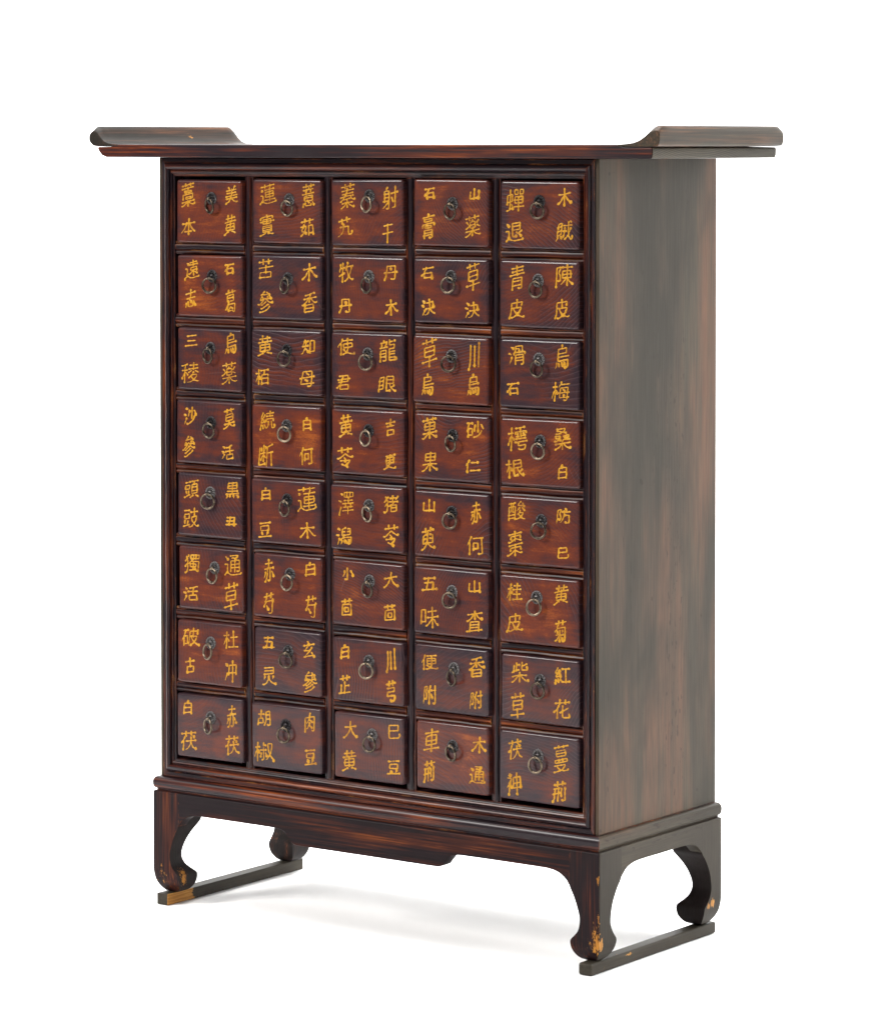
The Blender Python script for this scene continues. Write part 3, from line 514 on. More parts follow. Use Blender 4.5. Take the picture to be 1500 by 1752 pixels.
'紅': [[44,52,44,8],[16,17,17,8],[8,16,5,5],[23,19,25,13,26,13],[29,8,58,8],[31,52,57,52],[24,36,23,34,24,27,25,27,26,24],[16,39,15,35,10,31,9,26,24,27],[17,57,9,44,8,40,10,39,17,39,19,40,23,47]],
'続': [[20,20,23,11],[28,28,28,35,56,35,56,28],[47,26,47,7,49,6,56,6,57,7,58,10,57,14],[9,19,7,17,5,6],[14,18,15,8],[36,26,36,20,34,13,31,9,27,6,25,6],[42,57,42,43],[30,43,55,43],[28,52,57,52],[19,34,22,25],[14,57,7,42,8,40,14,39],[22,48,20,47,17,41,14,39,13,36,8,30,8,27,8,26,21,28]],
'美': [[16,58,17,58,21,53,21,49],[6,5,14,7,21,10,26,15,28,21],[34,21,36,16,43,9,55,5,58,6],[48,59,45,58,42,52,41,49],[11,39,52,39],[31,49,31,31,30,21],[5,30,57,30],[7,21,56,21],[8,49,54,49]],
'肉': [[30,24,44,15],[29,42,45,34],[34,60,32,58,31,49],[8,5,8,49,55,48,54,6,51,5,45,5,42,7],[30,48,30,43,25,37,20,33,18,32,16,32],[32,31,30,24,28,23,23,16,18,13,14,14]],
'胡': [[39,26,56,26],[39,40,56,40],[18,58,18,30],[7,46,30,46],[32,6,36,14,39,26,39,54,56,54,56,8,55,6,52,5,48,5,45,7],[9,13,28,13,27,30,9,30,9,8]],
'膏': [[14,10,49,10],[29,59,31,58,32,54],[14,16,49,16],[6,32,6,37,7,38,55,38,56,37,56,32],[25,33,45,33,45,29,44,28,18,28,17,29,18,33,25,33],[15,47,15,44,16,43,47,43,48,44,47,48,16,48,15,47],[14,5,14,22,15,23,48,22,49,8,48,5,47,4,38,4,37,5],[6,54,56,54]],
'艽': [[26,42,25,27,24,22,20,15,13,8,6,5],[21,58,21,45],[42,58,42,46],[6,52,56,52],[10,33,43,33,44,10,45,7,47,5,55,6,57,8,57,13]],
'芍': [[21,27,25,23,30,16,32,15],[56,39,54,37],[54,37,52,19,50,7,48,5,44,4,36,5,33,6],[42,58,42,46],[6,52,57,52],[21,58,21,47,18,44,17,37],[7,26,16,37,54,37]],
'芎': [[11,41,50,41,50,30,14,30,13,29,12,21,13,19,52,19,52,13,50,8,48,5,45,5,35,5,32,7],[42,58,42,47],[20,58,20,47],[6,52,57,52]],
'花': [[24,20,26,20,34,23],[6,24,11,28,15,29],[34,26,39,26,53,34],[41,58,41,47],[5,52,56,52],[21,58,21,47],[34,40,34,13,35,7,38,5,54,6,56,8,57,10,56,16],[20,40,16,34,15,30,16,29,16,5]],
'芷': [[32,26,53,26],[14,29,14,5],[42,58,42,45],[32,39,32,5],[5,52,58,52],[20,58,20,45],[5,5,58,5]],
'苓': [[3,32,7,31,12,32,32,43,39,38,49,33,55,31,59,32],[28,33,33,29,32,24],[13,24,47,24,46,20,37,13,35,10],[20,58,20,47],[42,57,42,47],[6,52,56,52],[21,14,31,10,35,10,36,8,41,6]],
'苦': [[20,58,20,46],[31,42,31,23],[6,36,56,36],[42,58,42,45],[6,52,56,52],[13,8,50,8,50,23,13,23,13,8]],
'茯': [[39,26,42,24,48,12,53,8,56,6,58,6],[6,26,9,30,13,31],[48,42,50,41],[42,58,42,48],[21,58,21,47],[6,52,57,52],[23,31,57,31],[18,43,14,36,13,32,14,30,14,5],[39,42,39,26,37,24,36,19,29,10,23,6,21,6]],
'茴': [[22,26,22,18,40,18,39,32,22,32,22,26],[42,58,42,49],[5,53,57,53],[21,58,21,48],[52,7,10,7,10,42,52,42,52,7]],
'茹': [[16,41,16,36],[37,10,54,10],[20,58,20,47],[42,58,42,46],[37,6,37,37,54,37,54,6],[6,52,57,52],[14,35,13,31,10,25,10,21,26,11],[6,35,28,35,26,26,22,16,13,8,7,5]],
'草': [[13,34,50,34],[31,24,31,5],[5,15,57,15],[20,58,20,49],[42,58,42,49],[31,24,49,25,50,42,49,43,13,43,13,25,31,24],[6,53,57,53]],
'荊': [[55,41,54,6,53,5,50,5,47,5,43,6],[41,38,41,16],[43,58,43,47],[27,40,27,5],[21,58,21,47],[7,53,58,53],[6,26,34,26],[8,40,33,40],[13,40,13,18,12,14,7,6]],
'莫': [[31,26,31,18],[5,5,13,6,21,9,26,13,28,18],[35,18,36,14,44,8,55,5,60,7],[13,35,50,35],[50,35,50,44,13,43,13,27,13,26,49,26,50,27,50,35],[20,58,20,49],[6,54,57,54],[42,57,42,49],[6,18,57,18]],
'菊': [[42,33,39,27],[29,33,29,21],[31,21,42,11],[15,34,18,32,19,27],[43,58,43,48],[21,58,21,48,17,45,16,40],[7,53,58,53],[10,8,12,8,17,11,28,21,31,21,32,22,46,22],[11,22,26,22,27,21,29,19,29,5],[7,32,16,40,54,40,54,24,52,7,50,5,47,4,44,4,42,6]],
'菓': [[3,8,6,6,10,7,22,14,25,16,26,19],[37,19,37,16,42,13,52,7,57,7],[12,36,50,36],[6,53,56,53],[31,44,13,44,12,28,13,27,50,27,50,28,50,44,31,44],[31,44,31,5],[42,58,42,50],[21,57,21,50],[5,19,57,19]],
'萸': [[10,31,23,31],[33,19,34,16,37,13,45,8,55,5,60,7],[6,5,15,7,21,10,26,14,29,19],[31,46,30,19],[39,31,52,31],[20,58,20,49],[42,58,42,49],[5,53,56,53],[24,43,21,43,11,41,10,39,10,20,28,20,29,19,52,20,52,41,39,42]],
'葛': [[21,31,19,25],[15,39,50,39],[5,15,7,15,11,18,14,19],[21,31,15,32,15,46,50,46,50,32,49,31,21,31],[7,54,58,54],[43,58,43,51],[21,58,21,51],[14,19,15,22,18,25,20,24,55,24,53,8,50,4,45,4,42,8,16,8,16,17,14,19],[22,8,22,12,26,13,33,18,45,13]],
'蓁': [[9,6,11,6,23,10,26,13,28,15],[18,29,17,26,17,24],[25,37,24,31],[45,29,46,26,50,23,56,21,60,21],[29,44,28,37],[31,47,31,44],[35,16,38,12,52,6,55,7],[31,23,31,5],[20,57,20,49],[42,57,42,49],[6,53,56,53],[9,44,54,44],[11,37,52,37],[6,30,20,29,24,31,25,30,57,30],[13,16,27,16,28,15,35,16,36,16,50,16],[6,21,8,21,16,25,19,23,32,23,39,25,43,24]],
'蓮': [[13,12,22,7,30,5,54,5,57,6,60,8],[5,29,13,29,13,28,13,12],[5,5,10,11,13,12],[7,45,10,42],[6,54,57,54],[21,15,57,15],[24,29,53,29],[22,43,56,43],[38,22,52,22,53,23,52,36,25,37,24,36,24,22,38,22],[21,57,21,50],[42,57,42,50,38,46,38,11]],
'蔓': [[23,29,23,24],[41,58,41,55],[13,42,49,42],[20,58,20,55],[38,30,38,24],[49,42,48,36,13,37,13,47,13,48,48,48,49,47,49,42],[5,55,57,55],[23,29,24,30,52,30,53,29,53,24,52,24,9,24,8,29,9,30,22,30,23,29],[6,5,23,6,26,7,27,8,36,8,37,7,39,6,55,4,59,6],[7,18,46,18,45,14,37,10,36,8],[18,18,18,15,26,10,27,8]],
'薏': [[50,13,56,6],[43,41,42,37],[10,11,6,5],[31,49,32,45],[18,11,19,5,21,4,43,4,45,5,45,8],[29,17,29,14,36,10],[13,24,50,24],[17,42,20,41],[5,55,57,55],[13,24,13,18,15,17,48,17,50,18,50,29,48,30,14,30,13,29,13,24],[20,58,20,51],[42,58,42,52],[8,45,54,45],[5,36,57,36],[21,45,20,40,21,36]],
'薬': [[31,48,30,44],[8,45,14,39],[22,35,41,35],[36,19,39,14,45,10,56,6,60,7],[47,39,48,39,55,45],[5,27,7,27,14,30,17,32,18,34],[4,7,8,6,18,10,25,16,26,19],[47,32,56,27],[5,54,57,54],[42,58,42,49],[21,58,21,49],[31,26,31,5],[6,19,57,19],[31,26,41,27,40,43,22,43,22,27,31,26]],
'藁': [[5,6,9,6,21,10,24,12,25,15],[37,15,37,12,45,8,56,5,60,7],[10,21,10,31,10,32,52,32,53,31,52,21,48,20,46,21],[29,50,30,49,30,46],[19,41,45,41,46,40,47,38,45,37,16,37,16,40,17,41,19,41],[42,24,41,22,21,22,20,23,20,26,21,27,40,27,42,26,42,24],[5,54,57,54],[31,17,31,5],[42,57,42,52],[20,57,20,52],[5,15,58,15],[6,46,56,46]],
'蟬': [[32,56,39,56,39,45,29,46,29,56,32,56],[46,47,47,45,56,45,57,56,46,56,46,47],[28,14,58,14],[30,31,55,31],[14,58,14,12],[42,39,42,5],[42,39,30,39,30,23,55,23,55,39,42,39],[5,10,23,13],[19,21,22,18,24,9],[6,28,22,28,22,46,6,47,6,25]],
'豆': [[45,21,39,10,38,6],[18,21,21,13],[6,56,56,56],[43,28,49,28,49,44,48,45,12,44,13,28,43,28],[5,6,58,6]],
'豉': [[21,24,19,12],[6,54,25,54],[10,26,9,23,10,17],[7,38,7,31,24,31,24,44,7,44,7,38],[31,48,56,48],[44,57,44,34],[5,9,26,13],[26,7,30,6,37,10,49,22,52,28,54,34,44,34,35,34,34,30,37,23,42,17,50,9,55,6,60,7]],
'賊': [[10,16,9,12,5,6],[55,37,50,25,47,24],[34,6,37,8,45,16,47,16],[18,15,20,15,22,9],[7,44,21,44],[7,32,21,32],[50,57,52,57,55,55],[28,46,58,46],[28,29,39,29],[34,38,33,24,31,16,29,13],[7,44,7,21,21,21,21,55,8,55,7,44],[44,57,45,38,46,24,47,24,47,16,51,8,53,5,57,7,58,10,58,16]],
'赤': [[47,28,50,27,57,15,58,15],[13,27,10,21,5,15],[24,37,24,25,22,16,18,9,13,6,10,6],[39,37,39,6,36,5,32,5,29,6],[31,58,31,37],[13,50,50,50],[7,37,56,37]],
'車': [[7,52,55,52],[12,33,50,33],[5,14,57,14],[31,44,12,43,12,23,50,24,50,43,50,44,31,44],[31,58,31,5]],
'退': [[46,25,55,32,56,32],[26,47,51,47],[8,56,14,49],[5,36,14,36,14,13],[38,30,43,26,46,25,47,23,54,16],[5,8,10,12,13,13,16,13,25,8,34,7,56,7,59,9],[26,37,50,37,51,55,50,56,27,56,26,55,26,18,32,18,38,20]],
'通': [[5,35,13,35,13,14],[29,50,32,51,42,47],[13,14,23,8,28,7,57,7,60,10],[5,8,9,12,13,14],[42,47,42,44],[7,55,14,48],[25,25,55,25],[25,34,55,34],[39,43,39,15],[25,15,25,43,39,43,43,44,55,43,55,16,52,14,47,15],[24,56,51,56,50,53,44,50,42,47]],
'遠': [[5,36,13,35,13,12],[37,27,36,29,26,29,26,29,26,38,51,38,51,29],[37,27,39,29,51,29],[21,17,22,16,26,18,34,24,37,26],[8,54,15,49],[24,53,53,53],[20,45,57,45],[38,58,38,45],[37,27,38,25,38,13],[38,24,48,21,50,18,55,16],[5,3,5,7,10,11,13,12,16,12,25,6,34,5,57,6,60,8],[51,29,54,26,49,22,48,21]],
'酸': [[5,19,25,19],[5,9,25,9],[45,13,51,8,57,6],[49,41,57,32],[29,6,32,5,36,7,42,10,44,13],[41,41,39,40,32,32],[44,13,45,13],[37,22,44,13],[39,26,52,26,53,25,51,20,45,13],[18,55,18,29,19,28,25,28],[11,55,12,33,10,29,8,27,5,27],[5,55,26,55],[5,5,5,44,25,44,25,5],[49,55,52,51,53,47,55,45],[41,32,39,26,37,26,37,22,34,22,32,19],[43,58,41,57,37,51,35,46,53,47]],
'防': [[11,20,14,18,18,18,20,22,20,29,18,33,15,39,20,55,19,55,6,55,6,5],[34,34,52,33,52,15,50,6,47,5,40,5,37,7],[38,58,39,58,41,53,40,51,40,47],[24,47,56,47],[34,47,34,34,32,22,26,11,20,6]],
'附': [[36,33,37,32,42,22],[12,18,16,18,18,22,17,32,13,39,17,52,17,55,5,55,5,5],[27,41,23,39,21,35],[51,57,51,6,47,5,44,5,43,5],[36,44,56,44],[32,58,28,48,27,42,28,40,28,5]],
'陳': [[35,24,34,20,31,16,22,9,20,9],[10,21,12,19,16,19,18,21,18,24,18,28,17,34,13,39,18,55,5,55,5,5],[43,24,44,20,48,15,55,9,57,9],[23,52,55,52],[26,34,53,34],[39,58,39,5],[35,24,35,24,26,24,26,25,26,42,52,42,53,25,52,24,35,24]],
'青': [[15,22,48,22],[15,14,48,14],[10,54,53,54],[12,46,51,46],[5,38,57,38],[15,5,15,30,48,30,48,6,47,5,39,5,37,6],[31,58,31,38]],
'頭': [[8,27,9,25,10,19],[48,12,50,12,58,7],[21,26,19,18,21,14],[43,56,42,47],[5,55,25,55],[33,37,55,37],[27,7,28,7,37,12,39,13],[33,27,55,27],[7,38,7,33,24,33,24,45,7,46,7,38],[55,27,54,18,33,18,33,46,54,47,55,27],[31,56,57,56],[5,10,26,15]],
'香': [[37,43,38,40,47,32,55,28,60,29],[11,29,15,25],[15,16,48,16],[31,54,31,32],[6,44,57,44],[4,28,7,27,18,34,25,40,26,44],[12,53,32,54,32,55,46,57,50,56],[15,25,47,26,48,25,48,7,15,7,15,25]],
'黄': [[4,5,8,5,22,10,24,10],[40,10,41,11,55,5,56,5],[41,58,41,42],[31,42,31,16],[21,58,21,42],[12,25,50,25],[10,52,53,52],[31,16,50,16,50,16,50,34,13,34,12,16,31,16],[5,42,57,42]],
'黒': [[37,13,39,6],[49,14,51,13,57,5],[11,13,9,9,6,5],[24,12,24,6],[10,29,53,29],[31,58,31,20],[12,48,51,48],[31,58,12,58,12,38,51,38,51,57,50,58,31,58],[5,19,58,19]],
'龍': [[37,13,55,13],[8,16,26,16],[37,27,55,27],[37,21,54,21],[37,53,57,53],[26,49,24,47,21,39],[10,47,11,39],[16,58,17,52],[8,24,26,24],[5,52,28,52],[5,39,29,39],[37,57,37,44,53,44,54,43,54,35,37,34,37,6,39,5,55,5,57,5,58,8],[8,5,8,32,26,32,26,31,26,6,25,5,21,5,18,6]]
}

# ---------------------------------------------------------------- the setting: white studio floor and backdrop
floor_mat = plain("white_studio_paper", (0.93, 0.93, 0.925), .85)
NA, NR = 72, 10
prof = [(0.0, 0.0), (1.5, 0.0), (3.4, 0.0)] + \
       [(3.4 + 1.1 * math.sin(t), 1.1 * (1 - math.cos(t))) for t in [math.pi / 2 * i / 10 for i in range(1, 11)]] + \
       [(4.5, 2.4), (4.5, 4.0)]
A0, A1 = R(-22), R(178)
vs, fs = [], []
for i in range(NA + 1):
    a = A0 + (A1 - A0) * i / NA
    for r, z in prof[1:]:
        vs.append((r * math.cos(a), r * math.sin(a) + .15, z))
npf = len(prof) - 1
for i in range(NA):
    for j in range(npf - 1):
        fs.append((i * npf + j, (i + 1) * npf + j, (i + 1) * npf + j + 1, i * npf + j + 1))
back = link("backdrop", mesh("backdrop", vs, fs, 60), floor_mat)
back["kind"] = "structure"
# floor sheet: a fan that meets the backdrop's foot and runs out to the front
fv, ff = [(0, .15, 0)], []
for i in range(NA + 1):
    a = A0 + (A1 - A0) * i / NA
    fv.append((1.5 * math.cos(a), 1.5 * math.sin(a) + .15, 0))
for i in range(NA):
    ff.append((0, i + 1, i + 2))
rest = []
NB = 40
for i in range(1, NB):
    a = A1 + (2 * math.pi - (A1 - A0)) * i / NB
    fv.append((2.6 * math.cos(a), 2.6 * math.sin(a) + .15, 0))
fv.append((3.4 * math.cos(A1), 3.4 * math.sin(A1) + .15, 0))
fv.append((3.4 * math.cos(A0), 3.4 * math.sin(A0) + .15, 0))
ring_ids = [NA + 1, len(fv) - 2] + list(range(NA + 2, NA + 1 + NB)) + [len(fv) - 1, 1]
for a_, b_ in zip(ring_ids[:-1], ring_ids[1:]):
    ff.append((0, a_, b_))
floor = link("floor", mesh("floor", fv, ff, 0), floor_mat)
floor["kind"] = "structure"

# ---------------------------------------------------------------- materials in use
m_post = lacquer("lacquer_upright", 'z', wear=.50, seed=3.1, edge=.5)
m_rail = lacquer("lacquer_rail", 'x', wear=.50, seed=5.7, edge=.5)
m_mould = lacquer("lacquer_moulding", 'x', wear=.56, seed=9.2, edge=.6)
m_apron = lacquer("lacquer_apron", 'x', wear=.50, seed=12.4, edge=.35, rough=.46, spec=.09, dark=(0.0078, 0.0042, 0.0052), red=(0.034, 0.0080, 0.0044), orange=(0.14, 0.036, 0.0065))
m_top = lacquer("lacquer_top_board", 'x', wear=.60, seed=15.3, edge=.2)
m_flange = lacquer("lacquer_upturned_end", 'y', wear=.50, seed=18.9, edge=.3, rough=.46, dark=(0.0300, 0.0240, 0.0165), red=(0.050, 0.029, 0.017), orange=(0.13, 0.058, 0.026), spec=.10)  # right end's grey sheen put into the lacquer colours
m_flange_dimmed = lacquer("lacquer_upturned_end_dimmed", 'y', wear=.55, seed=28.4, edge=.4, rough=.46, dark=(0.0135, 0.0108, 0.0080), red=(0.030, 0.0155, 0.0095), orange=(0.09, 0.036, 0.014), spec=.09, chips=(((-.497, .19, 1.172), .022, .24), ((-.49, .05, 1.165), .014, .16)))  # shade put into the colour: left end darkened against the light it catches
m_div_x = lacquer("lacquer_divider", 'x', wear=.58, seed=21.5, edge=.8, spec=.11)
m_div_z = lacquer("lacquer_divider_upright", 'z', wear=.45, seed=24.2, edge=.6)
m_dark = lacquer("dark_inside", 'z', wear=0.0, seed=1.0, rough=.6, spec=.10)
m_side = side_paint("side_paint_with_sheen", 'z', seed=2.0, wear=.85)  # part of the grey is backdrop sheen put into the colour
m_side_y = side_paint("side_paint_with_sheen_lengthwise", 'y', seed=7.0, wear=.40, lo=(0.024, 0.0195, 0.0140), hi=(0.042, 0.0345, 0.0245))
m_end = side_paint("board_end_grain", 'y', seed=4.0, wear=.1, endgrain=True, pores=False)
m_runner = side_paint("scuffed_runner_paint", 'y', seed=11.0, lo=(0.022, 0.0185, 0.014), hi=(0.042, 0.036, 0.027), wear=.15, pores=True,
                      chips=(((.397, .085, .006), .05, .17), ((.397, .19, .008), .06, .14), ((.397, .02, .004), .05, .15)))
m_runner_bare = side_paint("runner_paint_rubbed_bare", 'y', seed=13.0, lo=(0.022, 0.0185, 0.014), hi=(0.042, 0.036, 0.027), wear=.1,
                           chips=(((-.374, .012, .009), .046, 1.3),), chip_x=-.3756)
m_drawer = drawer_wood("drawer_front_stain")
m_iron = metal("dark_iron", (0.030, 0.027, 0.028), (0.10, 0.092, 0.090), .40)
m_brass = metal("aged_brass", (0.060, 0.046, 0.034), (0.19, 0.148, 0.104), .34)
m_yellow = yellow_paint()

# ---------------------------------------------------------------- the cabinet
W, D = 0.39915, 0.3124
Z0, Z1 = 0.1953, 1.1387
XO, YF, YB = 0.4072, -0.008, 0.3170

cab = bpy.data.objects.new("medicine_cabinet", None)
COL.objects.link(cab)
cab["label"] = "dark lacquered wooden medicine cabinet with forty small drawers lettered in yellow"
cab["category"] = "cabinet"

# carcass
SP = .0056
for s in (-1, 1):
    a, b = sorted((s * W, s * (W - SP)))
    o = box("side_panel", m_side, cab, (a, b, .0016, D, Z0, Z1), .0012)
    if s > 0:
        o["label"] = "brown side panel, grey sheen in its colour, with reddish worn streaks"
box("back_panel", m_dark, cab, (-(W - SP - .0005), W - SP - .0005, D - .012, D - .001, Z0, Z1), 0)
box("dark_cavity_sheet", m_dark, cab, (-(W - .012), W - .012, .026, .032, Z0 + .004, Z1 - .004), 0)  # dark sheet added in place of the shaded cavity behind the drawers

wob = random.Random(5)
# face frame, mitred at the corners
WF = W - SP - .0004
fprof = [(0.0, .0016), (.0015, 0.0), (.0075, .0006), (.0088, .0020), (.0098, -.0010), (.0118, -.0034), (.0142, -.0044),
         (.0166, -.0034), (.0184, -.0008), (.0192, .0032), (.0204, .0034), (.0210, .0020), (.0226, .0012), (.0242, .0020),
         (.0248, .0040), (.0262, .0046), (.0282, .0050), (.0286, .0068), (.0286, .0240), (0.0, .0240)]
def member(name, mat, which):
    n = 60
    rings = []
    slope = (.0286 - SP - .0004) / .0286
    for i in range(n + 1):
        t = i / n
        w2 = 0 if i in (0, n) else .0003 * math.sin(t * 37 + len(which)) + wob.uniform(-.00015, .00015)
        ring = []
        for d, y in fprof:
            x_in = WF - d * slope
            yy = y + (w2 if y < .02 else 0)
            if which in ('left', 'right'):
                s = -1 if which == 'left' else 1
                ring.append((s * x_in, yy, Z0 + d + (Z1 - Z0 - 2 * d) * t))
            else:
                z = Z0 + d if which == 'bottom' else Z1 - d
                ring.append((-x_in + 2 * x_in * t, yy, z))
        rings.append(ring)
    return link(name, mesh(name, *loft(rings), smooth=38), mat, cab)
member("stile", m_post, 'left'); member("stile", m_post, 'right')
member("rail", m_rail, 'top'); member("rail", m_mould, 'bottom')

# lattice between the drawers
X_DIV = [-.22775, -.07775, .07225, .22225]
Z_DIV = [1.0028 - .111 * i for i in range(7)]
xin, zlo, zhi = .3704, Z0 + .0284, Z1 - .0284
def strip(name, mat, prof, along, c, a, b):
    n = max(2, int((b - a) / .012))
    rings = []
    for i in range(n + 1):
        e = a + (b - a) * i / n
        # hand-planed: not quite straight
        w1 = .00028 * math.sin(e * 61 + c * 90) + wob.uniform(-.00016, .00016)
        w2 = .00030 * math.sin(e * 43 + c * 70 + 1) + wob.uniform(-.00016, .00016)
        rings.append([(c + t + w1, y + w2, e) if along == 'z' else (e, y + w2, c + t + w1) for t, y in prof])
    return link(name, mesh(name, *loft(rings), smooth=40), mat, cab)
vprof = [(-.0085, .0235), (-.0085, .0085), (-.0078, .0070), (-.0056, .0066), (-.0050, .0080), (-.0044, .0056), (-.0024, .0040),
         (0, .0036), (.0024, .0040), (.0044, .0056), (.0050, .0080), (.0056, .0066), (.0078, .0070), (.0085, .0085), (.0085, .0235)]
hprof = [(-.0100, .0235), (-.0100, .0092), (-.0092, .0072), (-.0072, .0062), (-.0052, .0070), (-.0044, .0092), (-.0036, .0072),
         (-.0010, .0056), (.0020, .0052), (.0046, .0060), (.0054, .0086), (.0062, .0070), (.0080, .0066), (.0096, .0076), (.0100, .0092), (.0100, .0235)]
for x in X_DIV:
    strip("divider", m_div_z, vprof, 'z', x, zlo, zhi)
edges = [-xin] + [e for x in X_DIV for e in (x - .0087, x + .0087)] + [xin]
for z in Z_DIV:
    for i in range(5):
        strip("crosspiece", m_div_x, hprof, 'x', z, edges[2 * i], edges[2 * i + 1])

# top board and its upturned ends
TB0, TB1 = -.020, .311
zt = 1.1387
left = [(-.487, zt), (-.4955, zt + .003), (-.5015, zt + .0085), (-.5045, zt + .0145), (-.503, zt + .0158)]
right = [(.4990, zt + .0158), (.5005, zt + .013), (.5000, zt + .004), (.4980, zt)]
TOPZ = 1.1582
pts = left + [(-.478, zt + .0162), (-.4700, TOPZ), (.4450, TOPZ), (.455, zt + .0162)] + right
rings = [[(x, y, z) for x, z in pts] for y in (TB0, TB1)]
o = link("top_board", mesh("top_board", *loft(rings), smooth=35), m_top, cab)
o.data.materials.append(m_end)
for p_ in o.data.polygons:
    if p_.normal.x > .72:
        p_.material_index = 1
bevel(o, .0016, 2, 50)
def flange(s, xin_, xout, curve):
    """curve: inner ogee from the board up to the crest, given outward from xin_"""
    pr = [(s * x, z) for x, z in curve]
    rings = []
    n = 30
    for i in range(n + 1):
        t = i / n
        y = TB0 - .001 + (TB1 - TB0 + .002) * t
        # the crest is rounded off at both ends
        e = min(y - (TB0 - .001), (TB1 + .001) - y)
        sink = 0 if e > .010 else .0075 * (1 - math.sqrt(max(0, 1 - (1 - e / .010) ** 2)))
        rings.append([(x, y, z - sink * max(0, (z - 1.160) / .026)) for x, z in pr])
    o = link("upturned_end", mesh("upturned_end", *loft(rings), smooth=50), m_flange if s > 0 else m_flange_dimmed, cab)
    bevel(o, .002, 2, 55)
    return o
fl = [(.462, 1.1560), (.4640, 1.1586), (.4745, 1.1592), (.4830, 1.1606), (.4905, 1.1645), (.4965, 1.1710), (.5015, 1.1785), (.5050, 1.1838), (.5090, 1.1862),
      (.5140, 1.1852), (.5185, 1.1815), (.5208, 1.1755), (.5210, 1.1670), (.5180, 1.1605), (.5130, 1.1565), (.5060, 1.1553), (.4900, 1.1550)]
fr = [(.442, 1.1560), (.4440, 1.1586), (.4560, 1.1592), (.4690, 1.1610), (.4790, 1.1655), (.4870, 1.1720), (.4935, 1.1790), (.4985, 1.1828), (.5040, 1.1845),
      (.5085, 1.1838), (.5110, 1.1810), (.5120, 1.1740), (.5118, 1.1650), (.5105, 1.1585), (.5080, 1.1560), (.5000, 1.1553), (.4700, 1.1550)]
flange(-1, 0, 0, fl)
flange(1, 0, 0, fr)

# base: moulding, aprons, legs, runners
def rect(ox, oy, z):
    return [(-(W + ox), -oy, z), (W + ox, -oy, z), (W + ox, D + oy * .6, z), (-(W + ox), D + oy * .6, z)]
mp = [(-.010, .1948), (-.002, .1957), (.0020, .1955), (.0046, .1944), (.0066, .1922), (.0078, .1892), (.0081, .1858), (.0078, .1822), (.0068, .1790), (.0054, .1772), (.0035, .1764), (.0030, .1735)]
o = link("base_moulding", mesh("base_moulding", *loft([rect(a, a, z) for a, z in mp][::-1]), smooth=50), m_mould, cab)
def paint_ends(o, mat):
    """the outer ends of a piece carry the side paint with its painted sheen"""
    o.data.materials.append(mat)
    for p in o.data.polygons:
        if p.normal.x > .3:
            p.material_index = 1
paint_ends(o, m_side_y)
ZT = .1738
def fb(x):
    x = abs(x)
    return interp([(0, .1212), (.122, .1212), (.1310, .1216), (.1385, .1246), (.1450, .1330), (.1520, .1392), (.1620, .1420), (.1750, .1428),
                   (.3150, .1428), (.3240, .1422), (.3340, .1404), (.3430, .1366), (.3515, .1302), (.3570, .1225)], x)
def apron(name, mat, prof_pts, y0, y1, vertical='x'):
    """board with a shaped lower edge; prof_pts = (position, lower z)"""
    rings = []
    s_ = 1 if y1 > y0 else -1       # y0 is the outer face
    for t, zb in prof_pts:
        if vertical == 'x':
            sec = [(y0, zb + .0006), (y0, zb + .0012), (y0, ZT - .0034), (y0, ZT - .0026), (y0 + s_ * .0007, ZT - .0008), (y0 + s_ * .0026, ZT), (y1, ZT), (y1, zb), (y0 + s_ * .0006, zb)]
            rings.append([(t, y, z) for y, z in sec])
        else:
            sec = [(y0, zb + .0006), (y0, zb + .0012), (y0, ZT - .0034), (y0, ZT - .0026), (y0 + s_ * .0007, ZT - .0008), (y0 + s_ * .0026, ZT), (y1, ZT), (y1, zb), (y0 + s_ * .0006, zb)]
            rings.append([(y, t, z) for y, z in sec])
    return link(name, mesh(name, *loft(rings), smooth=50), mat, cab)
xs = [-.3570 + .714 * i / 150 for i in range(151)]
apron("apron", m_apron, [(x, fb(x)) for x in xs], YF, YF + .020)
apron("apron", m_dark, [(x, .143) for x in xs[::10]], YB, YB - .020)
ym = (YF + YB) / 2; hy = (YB - YF) / 2 - .055
def sb(y):
    d = abs(y - ym)
    return interp([(0, .1478), (hy - .048, .1478), (hy - .030, .1462), (hy - .014, .1412), (hy, .1300)], d)
ys = [ym - hy + 2 * hy * i / 40 for i in range(41)]
for s in (-1, 1):
    apron("apron", m_side_y, [(y, sb(y)) for y in ys], s * XO, s * (XO - .020), 'y')

fo = [(.0165, .0190), (.0185, .0148), (.021, .0117), (.025, .0086), (.031, .0050), (.038, .0024), (.048, .0006), (.056, 0), (.18, 0)]          # outer face, set-in
fi = [(.0165, .0300), (.0180, .0358), (.0205, .0405), (.025, .0448), (.031, .0480), (.038, .0496), (.0440, .0498), (.0470, .0487), (.0500, .0458), (.054, .0415), (.060, .0364),
      (.070, .0332), (.082, .0335), (.098, .0385), (.110, .0435), (.1225, .0500), (.1300, .0502), (.18, .0502)]  # front, inner edge
si = [(.0165, .0270), (.0180, .0322), (.0205, .0366), (.025, .0404), (.031, .0436), (.038, .0452), (.0440, .0455), (.0470, .0445), (.0500, .0418), (.054, .0378), (.060, .0330),
      (.070, .0288), (.082, .0292), (.098, .0335), (.110, .0400), (.1200, .0470), (.1300, .0550), (.18, .0550)]  # end, inner edge
